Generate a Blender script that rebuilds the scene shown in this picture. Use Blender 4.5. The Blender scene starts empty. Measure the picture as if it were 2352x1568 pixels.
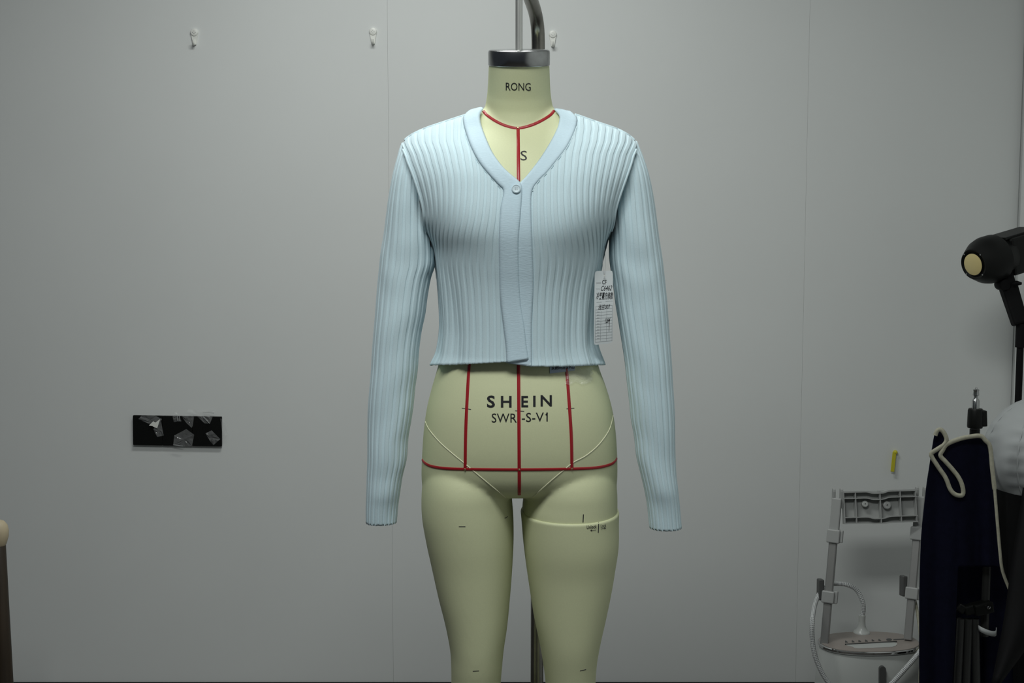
import bpy, bmesh, math, random
import numpy as np
from mathutils import Vector, Matrix
from mathutils.bvhtree import BVHTree

random.seed(4)
scene = bpy.context.scene
COL = scene.collection

# ------------------------------------------------------------------ camera
FPX = 2893.0                      # focal length in pixels of the 2352 x 1568 frame
TILT = math.atan(0.0933)
CAM = Vector((-0.0106, -2.05, 1.36))
cam_data = bpy.data.cameras.new('camera')
cam_data.sensor_width = 36.0
cam_data.lens = FPX / 2352.0 * 36.0
cam = bpy.data.objects.new('camera', cam_data)
COL.objects.link(cam)
cam.location = CAM
cam.rotation_euler = (math.pi / 2 - TILT, 0, 0)
scene.camera = cam

# ------------------------------------------------------------------ light
world = bpy.data.worlds.new('world')
scene.world = world
world.use_nodes = True
world.node_tree.nodes['Background'].inputs[0].default_value = (0.75, 0.85, 1.0, 1)
world.node_tree.nodes['Background'].inputs[1].default_value = 0.04


def area(name, loc, sx, sy, power, color=(0.97, 1.0, 0.98), rot=(0, 0, 0)):
    l = bpy.data.lights.new(name, 'AREA')
    l.shape = 'RECTANGLE'
    l.size, l.size_y = sx, sy
    l.energy = power
    l.color = color
    o = bpy.data.objects.new(name, l)
    COL.objects.link(o)
    o.location = loc
    o.rotation_euler = rot
    return o


CEIL = 2.75
LAMPS = [(-0.25, 0.45, 0.9, 0.30, 14.5), (-0.25, -1.20, 1.2, 0.60, 29)]
for lx, ly, sx, sy, pw in LAMPS:
    area('ceiling_lamp_light', (lx, ly, CEIL - 0.075), sx - 0.06, sy - 0.06, pw)
scene.view_settings.view_transform = 'Standard'
scene.view_settings.look = 'None'
scene.view_settings.gamma = 1.0
scene.view_settings.use_curve_mapping = False
scene.view_settings.exposure = 0.2

# ------------------------------------------------------------------ helpers
_ct, _st = math.cos(TILT), math.sin(TILT)
FWD = Vector((0, _ct, -_st))
UPV = Vector((0, _st, _ct))
RGT = Vector((1, 0, 0))


def ray(px, py):
    return FWD + RGT * ((px - 1176.0) / FPX) - UPV * ((py - 784.0) / FPX)


def P(px, py, Y):
    """the point of the vertical plane y = Y seen at a photo pixel"""
    d = ray(px, py)
    return CAM + d * ((Y - CAM.y) / d.y)


def proj(p):
    v = Vector(p) - CAM
    k = FPX / v.dot(FWD)
    return 1176 + v.x * k, 784 - v.dot(UPV) * k


def zp(py, Y=0.0):
    return P(1176, py, Y).z


def xp(px, py, Y=0.0):
    return P(px, py, Y).x


def mesh_obj(name, verts, faces, mat=None, parent=None, smooth=True, loc=None):
    me = bpy.data.meshes.new(name)
    me.from_pydata([tuple(v) for v in verts], [], faces)
    me.update()
    if smooth:
        me.polygons.foreach_set('use_smooth', [True] * len(me.polygons))
    o = bpy.data.objects.new(name, me)
    COL.objects.link(o)
    if mat:
        me.materials.append(mat)
    if parent is not None:
        o.parent = parent
        o.matrix_parent_inverse = parent.matrix_world.inverted()
    return o


def bm_obj(name, bm, mat=None, parent=None, smooth=False, bevel=0.0, angle=35):
    bmesh.ops.recalc_face_normals(bm, faces=bm.faces)
    if bevel > 0:
        ed = [e for e in bm.edges if len(e.link_faces) == 2 and e.calc_face_angle(0) > math.radians(angle)]
        bmesh.ops.bevel(bm, geom=ed, offset=bevel, segments=2, profile=0.5, affect='EDGES', clamp_overlap=True)
    me = bpy.data.meshes.new(name)
    bm.to_mesh(me)
    bm.free()
    if smooth:
        me.polygons.foreach_set('use_smooth', [True] * len(me.polygons))
        try:
            me.set_sharp_from_angle(angle=math.radians(angle))
        except Exception:
            pass
    o = bpy.data.objects.new(name, me)
    COL.objects.link(o)
    if mat:
        me.materials.append(mat)
    if parent is not None:
        o.parent = parent
        o.matrix_parent_inverse = parent.matrix_world.inverted()
    return o


def thing(name, label, cat, loc=(0, 0, 0), group=None):
    o = bpy.data.objects.new(name, None)
    COL.objects.link(o)
    o.location = loc
    o.empty_display_size = 0.05
    o['label'] = label
    o['category'] = cat
    if group:
        o['group'] = group
    bpy.context.view_layer.update()
    return o


def tag(o, label, cat, group=None):
    o['label'] = label
    o['category'] = cat
    if group:
        o['group'] = group
    return o


def b_box(bm, c, s, M=None):
    ret = bmesh.ops.create_cube(bm, size=1.0)
    vs = ret['verts']
    for v in vs:
        v.co = Vector((v.co.x * s[0], v.co.y * s[1], v.co.z * s[2])) + Vector(c)
        if M is not None:
            v.co = M @ v.co
    return vs


def frame_from(axis, up=Vector((0, 0, 1))):
    a = Vector(axis).normalized()
    u = Vector(up)
    if abs(a.dot(u)) > 0.97:
        u = Vector((0, 1, 0))
    x = u.cross(a).normalized()
    y = a.cross(x).normalized()
    return x, y, a


def b_bar(bm, p0, p1, w, d, up=Vector((0, -1, 0)), w1=None, d1=None):
    """rectangular bar from p0 to p1: w across, d along up"""
    p0, p1 = Vector(p0), Vector(p1)
    a = (p1 - p0).normalized()
    y = (Vector(up) - a * a.dot(Vector(up))).normalized()
    x = a.cross(y)
    w1 = w if w1 is None else w1
    d1 = d if d1 is None else d1
    vs = []
    for p, ww, dd in ((p0, w, d), (p1, w1, d1)):
        for sx, sy in ((-1, -1), (1, -1), (1, 1), (-1, 1)):
            vs.append(bm.verts.new(p + x * sx * ww / 2 + y * sy * dd / 2))
    for f in ((0, 1, 2, 3), (7, 6, 5, 4), (0, 4, 5, 1), (1, 5, 6, 2), (2, 6, 7, 3), (3, 7, 4, 0)):
        bm.faces.new([vs[i] for i in f])
    return vs


def b_lathe(bm, prof, n=32, M=None, cap=True):
    """prof: list of (r, z)"""
    rings = []
    for r, z in prof:
        ring = []
        for i in range(n):
            a = 2 * math.pi * i / n
            co = Vector((r * math.cos(a), r * math.sin(a), z))
            if M is not None:
                co = M @ co
            ring.append(bm.verts.new(co))
        rings.append(ring)
    for a, b in zip(rings, rings[1:]):
        for i in range(n):
            j = (i + 1) % n
            bm.faces.new((a[i], a[j], b[j], b[i]))
    if cap:
        bm.faces.new(rings[0][::-1])
        bm.faces.new(rings[-1])
    return rings


def smooth_path(pts, n, closed=False):
    """Catmull-Rom through pts, resampled to n points of equal arc length"""
    P_ = [np.array(p, float) for p in pts]
    out = []
    m = len(P_)
    for i in range(m - 1):
        p0 = P_[max(i - 1, 0)]
        p1, p2 = P_[i], P_[i + 1]
        p3 = P_[min(i + 2, m - 1)]
        for t in np.linspace(0, 1, 16, endpoint=False):
            t2, t3 = t * t, t * t * t
            out.append(0.5 * ((2 * p1) + (-p0 + p2) * t + (2 * p0 - 5 * p1 + 4 * p2 - p3) * t2 + (-p0 + 3 * p1 - 3 * p2 + p3) * t3))
    out.append(P_[-1])
    out = np.array(out)
    d = np.concatenate([[0], np.cumsum(np.linalg.norm(np.diff(out, axis=0), axis=1))])
    s = np.linspace(0, d[-1], n)
    return np.stack([np.interp(s, d, out[:, k]) for k in range(out.shape[1])], 1)


def b_tube(bm, pts, r, n=12, cap=True):
    pts = [Vector(p) for p in pts]
    rs = r if hasattr(r, '__len__') else [r] * len(pts)
    rings = []
    prev = None
    for i, p in enumerate(pts):
        t = (pts[min(i + 1, len(pts) - 1)] - pts[max(i - 1, 0)]).normalized()
        if prev is None:
            x, y, _ = frame_from(t)
        else:
            x = (prev - t * prev.dot(t)).normalized()
            y = t.cross(x)
        prev = x
        rings.append([bm.verts.new(p + (x * math.cos(a) + y * math.sin(a)) * rs[i]) for a in [2 * math.pi * k / n for k in range(n)]])
    for a, b in zip(rings, rings[1:]):
        for i in range(n):
            j = (i + 1) % n
            bm.faces.new((a[i], a[j], b[j], b[i]))
    if cap:
        bm.faces.new(rings[0][::-1])
        bm.faces.new(rings[-1])
    return rings


def tube_obj(name, pts, r, mat, parent=None, n=12):
    bm = bmesh.new()
    b_tube(bm, pts, r, n)
    return bm_obj(name, bm, mat, parent, smooth=True, angle=50)


def grid_faces(nu, nv, closed_u=False):
    f = []
    for j in range(nv - 1):
        for i in range(nu if closed_u else nu - 1):
            k = (i + 1) % nu
            f.append((j * nu + i, j * nu + k, (j + 1) * nu + k, (j + 1) * nu + i))
    return f


def b_prism(bm, poly, M, z0, z1):
    """extrude a 2D polygon; M maps local (x, y, z) to the world"""
    a = [bm.verts.new(M @ Vector((x, y, z0))) for x, y in poly]
    b = [bm.verts.new(M @ Vector((x, y, z1))) for x, y in poly]
    n = len(poly)
    for i in range(n):
        j = (i + 1) % n
        bm.faces.new((a[i], a[j], b[j], b[i]))
    bm.faces.new(a[::-1])
    bm.faces.new(b)


def rrect(w, h, r, n=6):
    pts = []
    for cx, cy, a0 in ((w / 2 - r, h / 2 - r, 0), (-w / 2 + r, h / 2 - r, 90), (-w / 2 + r, -h / 2 + r, 180), (w / 2 - r, -h / 2 + r, 270)):
        for k in range(n + 1):
            a = math.radians(a0 + 90 * k / n)
            pts.append((cx + r * math.cos(a), cy + r * math.sin(a)))
    return pts


# ------------------------------------------------------------------ materials
MATS = {}


def mat(name, color, rough=0.6, metal=0.0, noise=0.0, nscale=40, bump=0.0, bscale=200, spec=0.5, alpha=1.0, sheen=0.0, trans=0.0, bdist=0.001, stretch=(1, 1, 1), coat=0.0):
    if name in MATS:
        return MATS[name]
    m = bpy.data.materials.new(name)
    m.use_nodes = True
    nt = m.node_tree
    b = nt.nodes['Principled BSDF']
    b.inputs['Base Color'].default_value = (*color, 1)
    b.inputs['Roughness'].default_value = rough
    b.inputs['Metallic'].default_value = metal
    b.inputs['Specular IOR Level'].default_value = spec
    b.inputs['Alpha'].default_value = alpha
    b.inputs['Sheen Weight'].default_value = sheen
    b.inputs['Transmission Weight'].default_value = trans
    b.inputs['Coat Weight'].default_value = coat
    tc = nt.nodes.new('ShaderNodeTexCoord')
    mp = nt.nodes.new('ShaderNodeMapping')
    mp.inputs['Scale'].default_value = stretch
    nt.links.new(tc.outputs['Object'], mp.inputs['Vector'])
    if noise > 0:
        n = nt.nodes.new('ShaderNodeTexNoise')
        n.inputs['Scale'].default_value = nscale
        n.inputs['Detail'].default_value = 4
        nt.links.new(mp.outputs['Vector'], n.inputs['Vector'])
        r = nt.nodes.new('ShaderNodeMapRange')
        r.inputs['From Min'].default_value = 0.3
        r.inputs['From Max'].default_value = 0.7
        r.inputs['To Min'].default_value = 1 - noise
        r.inputs['To Max'].default_value = 1 + noise
        nt.links.new(n.outputs['Fac'], r.inputs['Value'])
        mx = nt.nodes.new('ShaderNodeVectorMath')
        mx.operation = 'SCALE'
        mx.inputs[0].default_value = color
        nt.links.new(r.outputs['Result'], mx.inputs['Scale'])
        nt.links.new(mx.outputs['Vector'], b.inputs['Base Color'])
    if bump > 0:
        n2 = nt.nodes.new('ShaderNodeTexNoise')
        n2.inputs['Scale'].default_value = bscale
        n2.inputs['Detail'].default_value = 2
        nt.links.new(mp.outputs['Vector'], n2.inputs['Vector'])
        bp = nt.nodes.new('ShaderNodeBump')
        bp.inputs['Strength'].default_value = bump
        bp.inputs['Distance'].default_value = bdist
        nt.links.new(n2.outputs['Fac'], bp.inputs['Height'])
        nt.links.new(bp.outputs['Normal'], b.inputs['Normal'])
    MATS[name] = m
    return m


M_WALL = mat('wall_paint', (0.70, 0.72, 0.705), 0.75, noise=0.012, nscale=3, bump=0.08, bscale=350, bdist=0.0005)
M_FLOOR = mat('floor_dark', (0.06, 0.055, 0.05), 0.6, noise=0.2, nscale=8)
M_CEIL = mat('ceiling_paint', (0.7, 0.7, 0.7), 0.8)
M_CREAM = mat('form_canvas', (0.655, 0.685, 0.43), 0.62, noise=0.02, nscale=500, bump=0.12, bscale=1500, bdist=0.0003)
M_CORD = mat('cream_cord', (0.74, 0.74, 0.52), 0.6)
M_RED = mat('red_tape', (0.36, 0.012, 0.018), 0.4)
M_INK = mat('black_ink', (0.012, 0.013, 0.016), 0.5)
M_PEN = mat('grey_pen', (0.06, 0.06, 0.06), 0.6)
M_STEEL = mat('brushed_steel', (0.42, 0.43, 0.43), 0.22, metal=1.0, noise=0.12, nscale=60)
M_TUBE = mat('worn_steel_tube', (0.30, 0.29, 0.26), 0.3, metal=1.0, noise=0.3, nscale=14)
M_BRASS = mat('brass_pin', (0.5, 0.42, 0.22), 0.3, metal=1.0)
M_KNIT = mat('blue_knit', (0.585, 0.735, 0.785), 0.85, noise=0.03, nscale=700, bump=0.35, bscale=900, bdist=0.0006, sheen=0.15, spec=0.25)
M_BAND = mat('blue_knit_band', (0.575, 0.73, 0.81), 0.85, noise=0.04, nscale=900, bump=0.5, bscale=420, bdist=0.0006, sheen=0.15, spec=0.25, stretch=(0.35, 0.35, 2.2))
M_BUTTON = mat('pale_button', (0.55, 0.67, 0.72), 0.3)
M_CARD = mat('white_card', (0.66, 0.71, 0.72), 0.5)
M_PRINT = mat('grey_print', (0.30, 0.33, 0.34), 0.6)
M_THREAD = mat('grey_thread', (0.4, 0.4, 0.4), 0.6)
M_BLACK = mat('black_plastic', (0.005, 0.0055, 0.005), 0.45, spec=0.2)
M_BLACKM = mat('black_matte', (0.004, 0.004, 0.0045), 0.7, spec=0.15)
M_HOOK = mat('white_plastic', (0.78, 0.79, 0.74), 0.35)
M_TAPE = mat('clear_tape', (0.9, 0.92, 0.92), 0.06, alpha=0.13, bump=0.6, bscale=60, bdist=0.004, spec=0.9)
M_NAVY = mat('navy_cloth', (0.0035, 0.004, 0.012), 0.9, spec=0.08, noise=0.15, nscale=60, bump=0.2, bscale=500)
M_BIND = mat('cream_binding', (0.36, 0.35, 0.27), 0.8, noise=0.12, nscale=120, bump=0.3, bscale=300)
M_DIFF = mat('white_diffuser', (0.38, 0.40, 0.40), 0.7)
M_GREYP = mat('grey_plastic', (0.38, 0.39, 0.38), 0.45)
M_GREYD = mat('grey_plastic_dark', (0.07, 0.072, 0.07), 0.5)
M_ALU = mat('anodised_pole', (0.40, 0.40, 0.39), 0.4, metal=0.6)
M_WHITE = mat('white_gloss', (0.50, 0.52, 0.50), 0.3)
M_TAUPE = mat('taupe_panel', (0.30, 0.265, 0.24), 0.45)
M_CHROME = mat('chrome', (0.55, 0.55, 0.55), 0.08, metal=1.0)
M_YELLOW = mat('yellow_plastic', (0.55, 0.50, 0.03), 0.45)
M_WOOD = mat('brown_wood', (0.03, 0.02, 0.011), 0.55, noise=0.3, nscale=10, stretch=(6, 6, 0.6))
M_KNOB = mat('pale_wood', (0.50, 0.42, 0.28), 0.55, noise=0.08, nscale=20)
M_CLEAR = mat('clear_label', (0.40, 0.50, 0.62), 0.3)
M_DARKTUBE = mat('dark_grey_tube', (0.02, 0.021, 0.02), 0.45)
M_ROD = mat('bright_rod', (0.62, 0.63, 0.60), 0.32, metal=0.75)
M_PALE = mat('pale_print', (0.46, 0.49, 0.50), 0.6)

# ------------------------------------------------------------------ the room
WY = 1.53                       # front face of the back wall
XC = P(2333, 600, WY).x         # corner with the right wall


def struct(o):
    o['kind'] = 'structure'
    return o


bm = bmesh.new()
b_box(bm, (-0.3, -0.6, -0.05), (5.6, 5.6, 0.1))
struct(bm_obj('floor', bm, M_FLOOR))
bm = bmesh.new()
b_box(bm, (-0.3, -0.6, CEIL + 0.05), (5.6, 5.6, 0.1))
struct(bm_obj('ceiling', bm, M_CEIL))
bm = bmesh.new()
b_box(bm, (-0.3, WY + 0.053, CEIL / 2), (5.6, 0.1, CEIL))
wall_back = struct(bm_obj('wall_back', bm, M_WALL))
S1, S2 = P(894, 500, WY).x, P(1850, 500, WY).x
pan_w = S2 - S1
edges = [-3.1, S1 - pan_w, S1, S2, XC + 0.0005]
for a, b in zip(edges, edges[1:]):
    bm = bmesh.new()
    b_box(bm, ((a + b) / 2, WY + 0.0016, CEIL / 2), (b - a - 0.0004, 0.0032, CEIL - 0.002))
    bm_obj('wall_panel', bm, M_WALL, wall_back)
bm = bmesh.new()
b_box(bm, (XC + 0.05, -0.8, CEIL / 2), (0.1, 4.62, CEIL))
struct(bm_obj('wall_right', bm, M_WALL))
bm = bmesh.new()
b_box(bm, ((-3.1 + XC) / 2, WY - 0.004, 0.0125), (XC + 3.1, 0.012, 0.025))
struct(bm_obj('baseboard_back', bm, M_BLACKM))

# ceiling lamps of the room, above the frame
for i, (lx, ly, sx, sy, pw) in enumerate(LAMPS):
    t = thing('ceiling_lamp', ['slim white ceiling lamp above the dress form', 'slim white ceiling lamp above the middle of the room'][i], 'lamp', (lx, ly, CEIL), 'ceiling lamps')
    bm = bmesh.new()
    b_box(bm, (lx, ly, CEIL - 0.035), (sx, sy, 0.07))
    bm_obj('housing', bm, M_HOOK, t, bevel=0.006)

# ------------------------------------------------------------------ torso sections
# photo row, left and right outline, front and back depth (metres)
SEC = np.array([
    (236, 1120, 1266, -0.022, 0.072), (250, 1104, 1282, -0.032, 0.080), (262, 1076, 1317, -0.036, 0.085),
    (280, 1022, 1368, -0.043, 0.091), (300, 966, 1424, -0.053, 0.098), (316, 937, 1450, -0.065, 0.102),
    (330, 924, 1462, -0.076, 0.105), (345, 915, 1471, -0.087, 0.108), (365, 911, 1475, -0.099, 0.110),
    (400, 916, 1472, -0.115, 0.113), (450, 938, 1449, -0.127, 0.115), (500, 964, 1420, -0.133, 0.113),
    (540, 983, 1399, -0.133, 0.110), (567, 995, 1389, -0.130, 0.107), (608, 1002, 1381, -0.124, 0.102),
    (646, 1006, 1375, -0.118, 0.097), (684, 1010, 1370, -0.114, 0.093), (722, 1013, 1367, -0.112, 0.091),
    (760, 1014, 1366, -0.111, 0.092), (790, 1011, 1369, -0.111, 0.095), (817, 1006, 1377, -0.112, 0.100),
    (840, 999, 1381, -0.113, 0.105), (870, 996, 1386, -0.112, 0.109)], float)
ZT = np.array([zp(r[0]) for r in SEC])
LX = np.array([xp(r[1], r[0]) for r in SEC])
RX = np.array([xp(r[2], r[0]) for r in SEC])
_o = np.argsort(ZT)


def hermite(x, xs, ys):
    """smooth monotone-ish interpolation through a table"""
    xs = np.asarray(xs, float)
    ys = np.asarray(ys, float)
    d = np.gradient(ys, xs)
    x = np.clip(x, xs[0], xs[-1])
    i = np.clip(np.searchsorted(xs, x) - 1, 0, len(xs) - 2)
    h = xs[i + 1] - xs[i]
    t = (x - xs[i]) / h
    return ((2 * t**3 - 3 * t**2 + 1) * ys[i] + (t**3 - 2 * t**2 + t) * h * d[i] + (-2 * t**3 + 3 * t**2) * ys[i + 1] + (t**3 - t**2) * h * d[i + 1])


NEXP = 2.3


def sec(z):
    zs = ZT[_o]
    L = hermite(z, zs, LX[_o])
    R = hermite(z, zs, RX[_o])
    F = hermite(z, zs, SEC[_o, 3])
    B = hermite(z, zs, SEC[_o, 4])
    return (L + R) / 2, (R - L) / 2, F, B


def bust(x, z):
    zb = zp(512)
    g = 0
    for s in (-1, 1):
        g += np.exp(-((x - s * 0.078) / 0.048)**2 - ((z - zb) / np.where(z > zb, 0.062, 0.045))**2)
    return 0.009 * g


def sec_point(t, z, back=False, inset=0.0):
    """point of the section at height z; t = 0 centre, +-pi/2 at the sides"""
    c, W, F, B = sec(z)
    W = W - inset
    if inset > 0:
        # the bare form is narrower than the cardigan where the sleeves join
        W = np.minimum(W, np.interp(z, [zp(560), zp(500), zp(400), zp(345), zp(325)], [0.145, 0.132, 0.150, 0.168, 0.19]))
    ym = 0.006
    D = (B - ym if back else ym - F) - inset
    s, k = np.sin(np.abs(t)), np.cos(t)
    x = c + np.sign(t) * W * np.power(np.clip(s, 0, 1), 2 / NEXP)
    y = D * np.power(np.clip(k, 0, 1), 2 / NEXP)
    if not back:
        y = y + bust(x - c, z) * np.clip(k * 3, 0, 1)
        y = -y
    return x, ym + y


# ------------------------------------------------------------------ mannequin
form = thing('dress_form', 'cream canvas dress form with red tape lines and two legs', 'mannequin', (0.0, 0.0, zp(1990)))


def loft(rings):
    n = len(rings[0])
    vs = [p for r in rings for p in r]
    fs = grid_faces(n, len(rings), True)
    m = len(vs)
    vs.append(np.mean(rings[0], axis=0))
    vs.append(np.mean(rings[-1], axis=0))
    for i in range(n):
        j = (i + 1) % n
        fs.append((m, j, i))
        fs.append((m + 1, (len(rings) - 1) * n + i, (len(rings) - 1) * n + j))
    return vs, fs


def ring(cx, cy, z, a, b, tilt=0.0, n=72, e=2.0, bf=None):
    out = []
    for i in range(n):
        th = 2 * math.pi * i / n
        ca, sa = math.cos(th), math.sin(th)
        x = a * math.copysign(abs(ca)**(2 / e), ca)
        bb = bf if (bf is not None and sa < 0) else b
        y = bb * math.copysign(abs(sa)**(2 / e), sa)
        out.append((cx + x, cy + y * math.cos(tilt), z + y * math.sin(tilt)))
    return out


# upper torso: the cardigan's sections, a little smaller
rings = []
tt = np.linspace(-math.pi / 2, math.pi / 2, 45)
for py in list(range(770, 240, -10)) + [245, 240]:
    z = zp(py)
    ins = 0.006 + 0.008 * max(0.0, (py - 600) / 170)
    xf, yf = sec_point(tt, np.full_like(tt, z), False, ins)
    xb, yb = sec_point(tt[1:-1][::-1], np.full(43, z), True, ins)
    rings.append([(x, y, z) for x, y in zip(np.r_[xf, xb], np.r_[yf, yb])])
VS, FS = loft(rings)

# hips
HIP = [(700, 1024, 1356, -0.092, 0.080), (740, 1022, 1358, -0.092, 0.080), (780, 1018, 1363, -0.094, 0.084), (800, 1015, 1366, -0.096, 0.087), (820, 1011, 1370, -0.098, 0.092), (844, 1005, 1376, -0.101, 0.097), (882, 994, 1390, -0.107, 0.106),
       (933, 981, 1405, -0.112, 0.118), (981, 974, 1413, -0.113, 0.127), (1034, 970, 1417, -0.110, 0.132), (1061, 968.5, 1418, -0.106, 0.131),
       (1090, 968, 1418, -0.098, 0.126), (1108, 969, 1417, -0.088, 0.118), (1122, 974, 1412, -0.070, 0.105), (1131, 990, 1396, -0.045, 0.085)]
hz = np.array([zp(h[0]) for h in HIP])[::-1]
hL = np.array([xp(h[1], h[0]) for h in HIP])[::-1]
hR = np.array([xp(h[2], h[0]) for h in HIP])[::-1]
hF = np.array([h[3] for h in HIP])[::-1]
hB = np.array([h[4] for h in HIP])[::-1]
rings = []
for z in np.linspace(hz[0], hz[-1], 48):
    L, R, F, B = (float(hermite(z, hz, q)) for q in (hL, hR, hF, hB))
    rings.append(ring((L + R) / 2, 0.006, z, (R - L) / 2, B - 0.006, e=2.35, bf=0.006 - F))
v2, f2 = loft(rings)
k = len(VS)
VS += v2
FS += [tuple(i + k for i in f) for f in f2]

# legs: photo row, inner, outer, centre depth, half depth
LEGL = [(1020, 1168, 992, 0.020, 0.070), (1050, 1173, 981, 0.014, 0.090), (1085, 1176, 973, 0.010, 0.102), (1120, 1176, 969, 0.008, 0.106), (1143, 1176, 968, 0.006, 0.104), (1181, 1179, 969, 0.004, 0.101), (1230, 1180, 977, 0.001, 0.095), (1298, 1177, 992, -0.002, 0.086),
        (1364, 1172, 1007, -0.004, 0.0795), (1435, 1165, 1025, -0.006, 0.073), (1489, 1157, 1035, -0.008, 0.0675), (1530, 1153, 1037, -0.008, 0.063), (1568, 1150, 1037, -0.004, 0.060),
        (1640, 1149, 1036, 0.010, 0.058), (1720, 1150, 1036, 0.018, 0.058), (1800, 1147, 1048, 0.018, 0.052), (1900, 1140, 1068, 0.014, 0.040), (1985, 1136, 1078, 0.010, 0.034)]
LEGR = [(1020, 1214, 1394, 0.020, 0.070), (1050, 1209, 1405, 0.014, 0.090), (1085, 1206, 1413, 0.010, 0.102), (1120, 1204, 1417, 0.008, 0.106), (1143, 1202, 1418, 0.006, 0.104), (1160, 1200, 1418, 0.005, 0.103), (1195, 1202, 1417, 0.003, 0.100), (1249, 1206, 1417, 0.0, 0.094), (1309, 1213, 1409, -0.002, 0.085),
        (1353, 1219, 1402, -0.0035, 0.0805), (1413, 1228, 1390, -0.006, 0.0745), (1473, 1240, 1377, -0.008, 0.0685), (1517, 1247, 1370, -0.008, 0.063), (1568, 1253, 1367, -0.004, 0.060),
        (1640, 1254, 1368, 0.010, 0.058), (1720, 1254, 1368, 0.018, 0.058), (1800, 1257, 1356, 0.018, 0.052), (1900, 1264, 1336, 0.014, 0.040), (1985, 1268, 1326, 0.010, 0.034)]


def leg_rings(T, py0, py1, n=60, grow=None):
    z = np.array([zp(r[0]) for r in T])[::-1]
    xi = np.array([xp(r[1], r[0]) for r in T])[::-1]
    xo = np.array([xp(r[2], r[0]) for r in T])[::-1]
    yc = np.array([r[3] for r in T])[::-1]
    b = np.array([r[4] for r in T])[::-1]
    out = []
    for zz in np.linspace(zp(py1), zp(py0), n):
        a, o, c, d = (float(hermite(zz, z, q)) for q in (xi, xo, yc, b))
        g = grow(zz) if grow else 0.0
        out.append(ring((a + o) / 2, c, zz, abs(o - a) / 2 + g, d + g, e=2.12))
    return out


for T, p1 in ((LEGL, 1985), (LEGR, 1196)):
    v2, f2 = loft(leg_rings(T, 1020, p1, 90))
    k = len(VS)
    VS += v2
    FS += [tuple(i + k for i in f) for f in f2]

# neck, leaning forward
zN = zp(255)
rings = []
for f_, cy, z, a, b, tl in ((0, 0.010, zp(290), 0.0600, 0.062, 0.46), (1, 0.008, zp(265), 0.0588, 0.0605, 0.46), (2, 0.007, zp(251), 0.0560, 0.0580, 0.44), (3, 0.004, zp(238), 0.0535, 0.0530, 0.36),
                            (4, -0.002, zp(215), 0.0508, 0.0510, 0.30), (5, -0.011, zp(190), 0.0495, 0.0500, 0.26), (6, -0.020, zp(165), 0.0486, 0.0490, 0.19), (7, -0.026, zp(148), 0.0476, 0.0480, 0.165)):
    rings.append(ring(xp(1192, 200), cy, z, a, b, tl))
v2, f2 = loft(rings)
k = len(VS)
VS += v2
FS += [tuple(i + k for i in f) for f in f2]

tmp = mesh_obj('body', VS, FS, M_CREAM)
bm = bmesh.new()
bm.from_mesh(tmp.data)
bmesh.ops.recalc_face_normals(bm, faces=bm.faces)
bm.to_mesh(tmp.data)
bm.free()
md = tmp.modifiers.new('r', 'REMESH')
md.mode = 'VOXEL'
md.voxel_size = 0.0034
md2 = tmp.modifiers.new('s', 'SMOOTH')
md2.factor = 0.5
md2.iterations = 7
dg = bpy.context.evaluated_depsgraph_get()
me = bpy.data.meshes.new_from_object(tmp.evaluated_get(dg))
bpy.data.objects.remove(tmp)
me.name = 'body'
me.polygons.foreach_set('use_smooth', [True] * len(me.polygons))
me.materials.clear()
me.materials.append(M_CREAM)
body = bpy.data.objects.new('body', me)
COL.objects.link(body)
body.parent = form
body.matrix_parent_inverse = form.matrix_world.inverted()

# the detachable leg, with a rounded collar at the joint
zj = zp(1171)


def lip(z):
    u = (zj - z)
    if u < 0.004:
        return 0.0032 * math.sqrt(max(0.0, 1 - ((0.004 - u) / 0.004)**2))
    return 0.0032 * max(0.0, 1 - (u - 0.004) / 0.25)


rg = leg_rings(LEGR, 1985, 1985, 1)
zs_ = list(np.linspace(zp(1985), zj - 0.006, 60)) + [zj - 0.004, zj - 0.0028, zj - 0.0016, zj - 0.0007, zj - 0.0002, zj]
rings = []
z_ = np.array([zp(r[0]) for r in LEGR])[::-1]
for zz in zs_:
    a, o, c, d = (float(hermite(zz, z_, np.array(q)[::-1])) for q in ([xp(r[1], r[0]) for r in LEGR], [xp(r[2], r[0]) for r in LEGR], [r[3] for r in LEGR], [r[4] for r in LEGR]))
    g = lip(zz)
    rings.append(ring((a + o) / 2, c, zz, abs(o - a) / 2 + g, d + g, e=2.12))
rings.append(ring((a + o) / 2, c, zj - 0.004, abs(o - a) / 2 - 0.006, d - 0.006, e=2.12))
v2, f2 = loft(rings)
leg = mesh_obj('detachable_leg', v2, f2, M_CREAM, form)
leg['label'] = 'removable lower leg with a collar at the thigh joint'

BODY_BVH = BVHTree.FromPolygons([tuple(v.co) for v in me.vertices] + [tuple(v) for v in v2],
                                [tuple(p.vertices) for p in me.polygons] + [tuple(i + len(me.vertices) for i in f) for f in f2])


def hit(bvh, px, py):
    d = ray(px, py).normalized()
    p, n, i, dist = bvh.ray_cast(CAM, d)
    if p is None:
        return None, None
    if n.dot(d) > 0:
        n = -n
    return p, n


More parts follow.
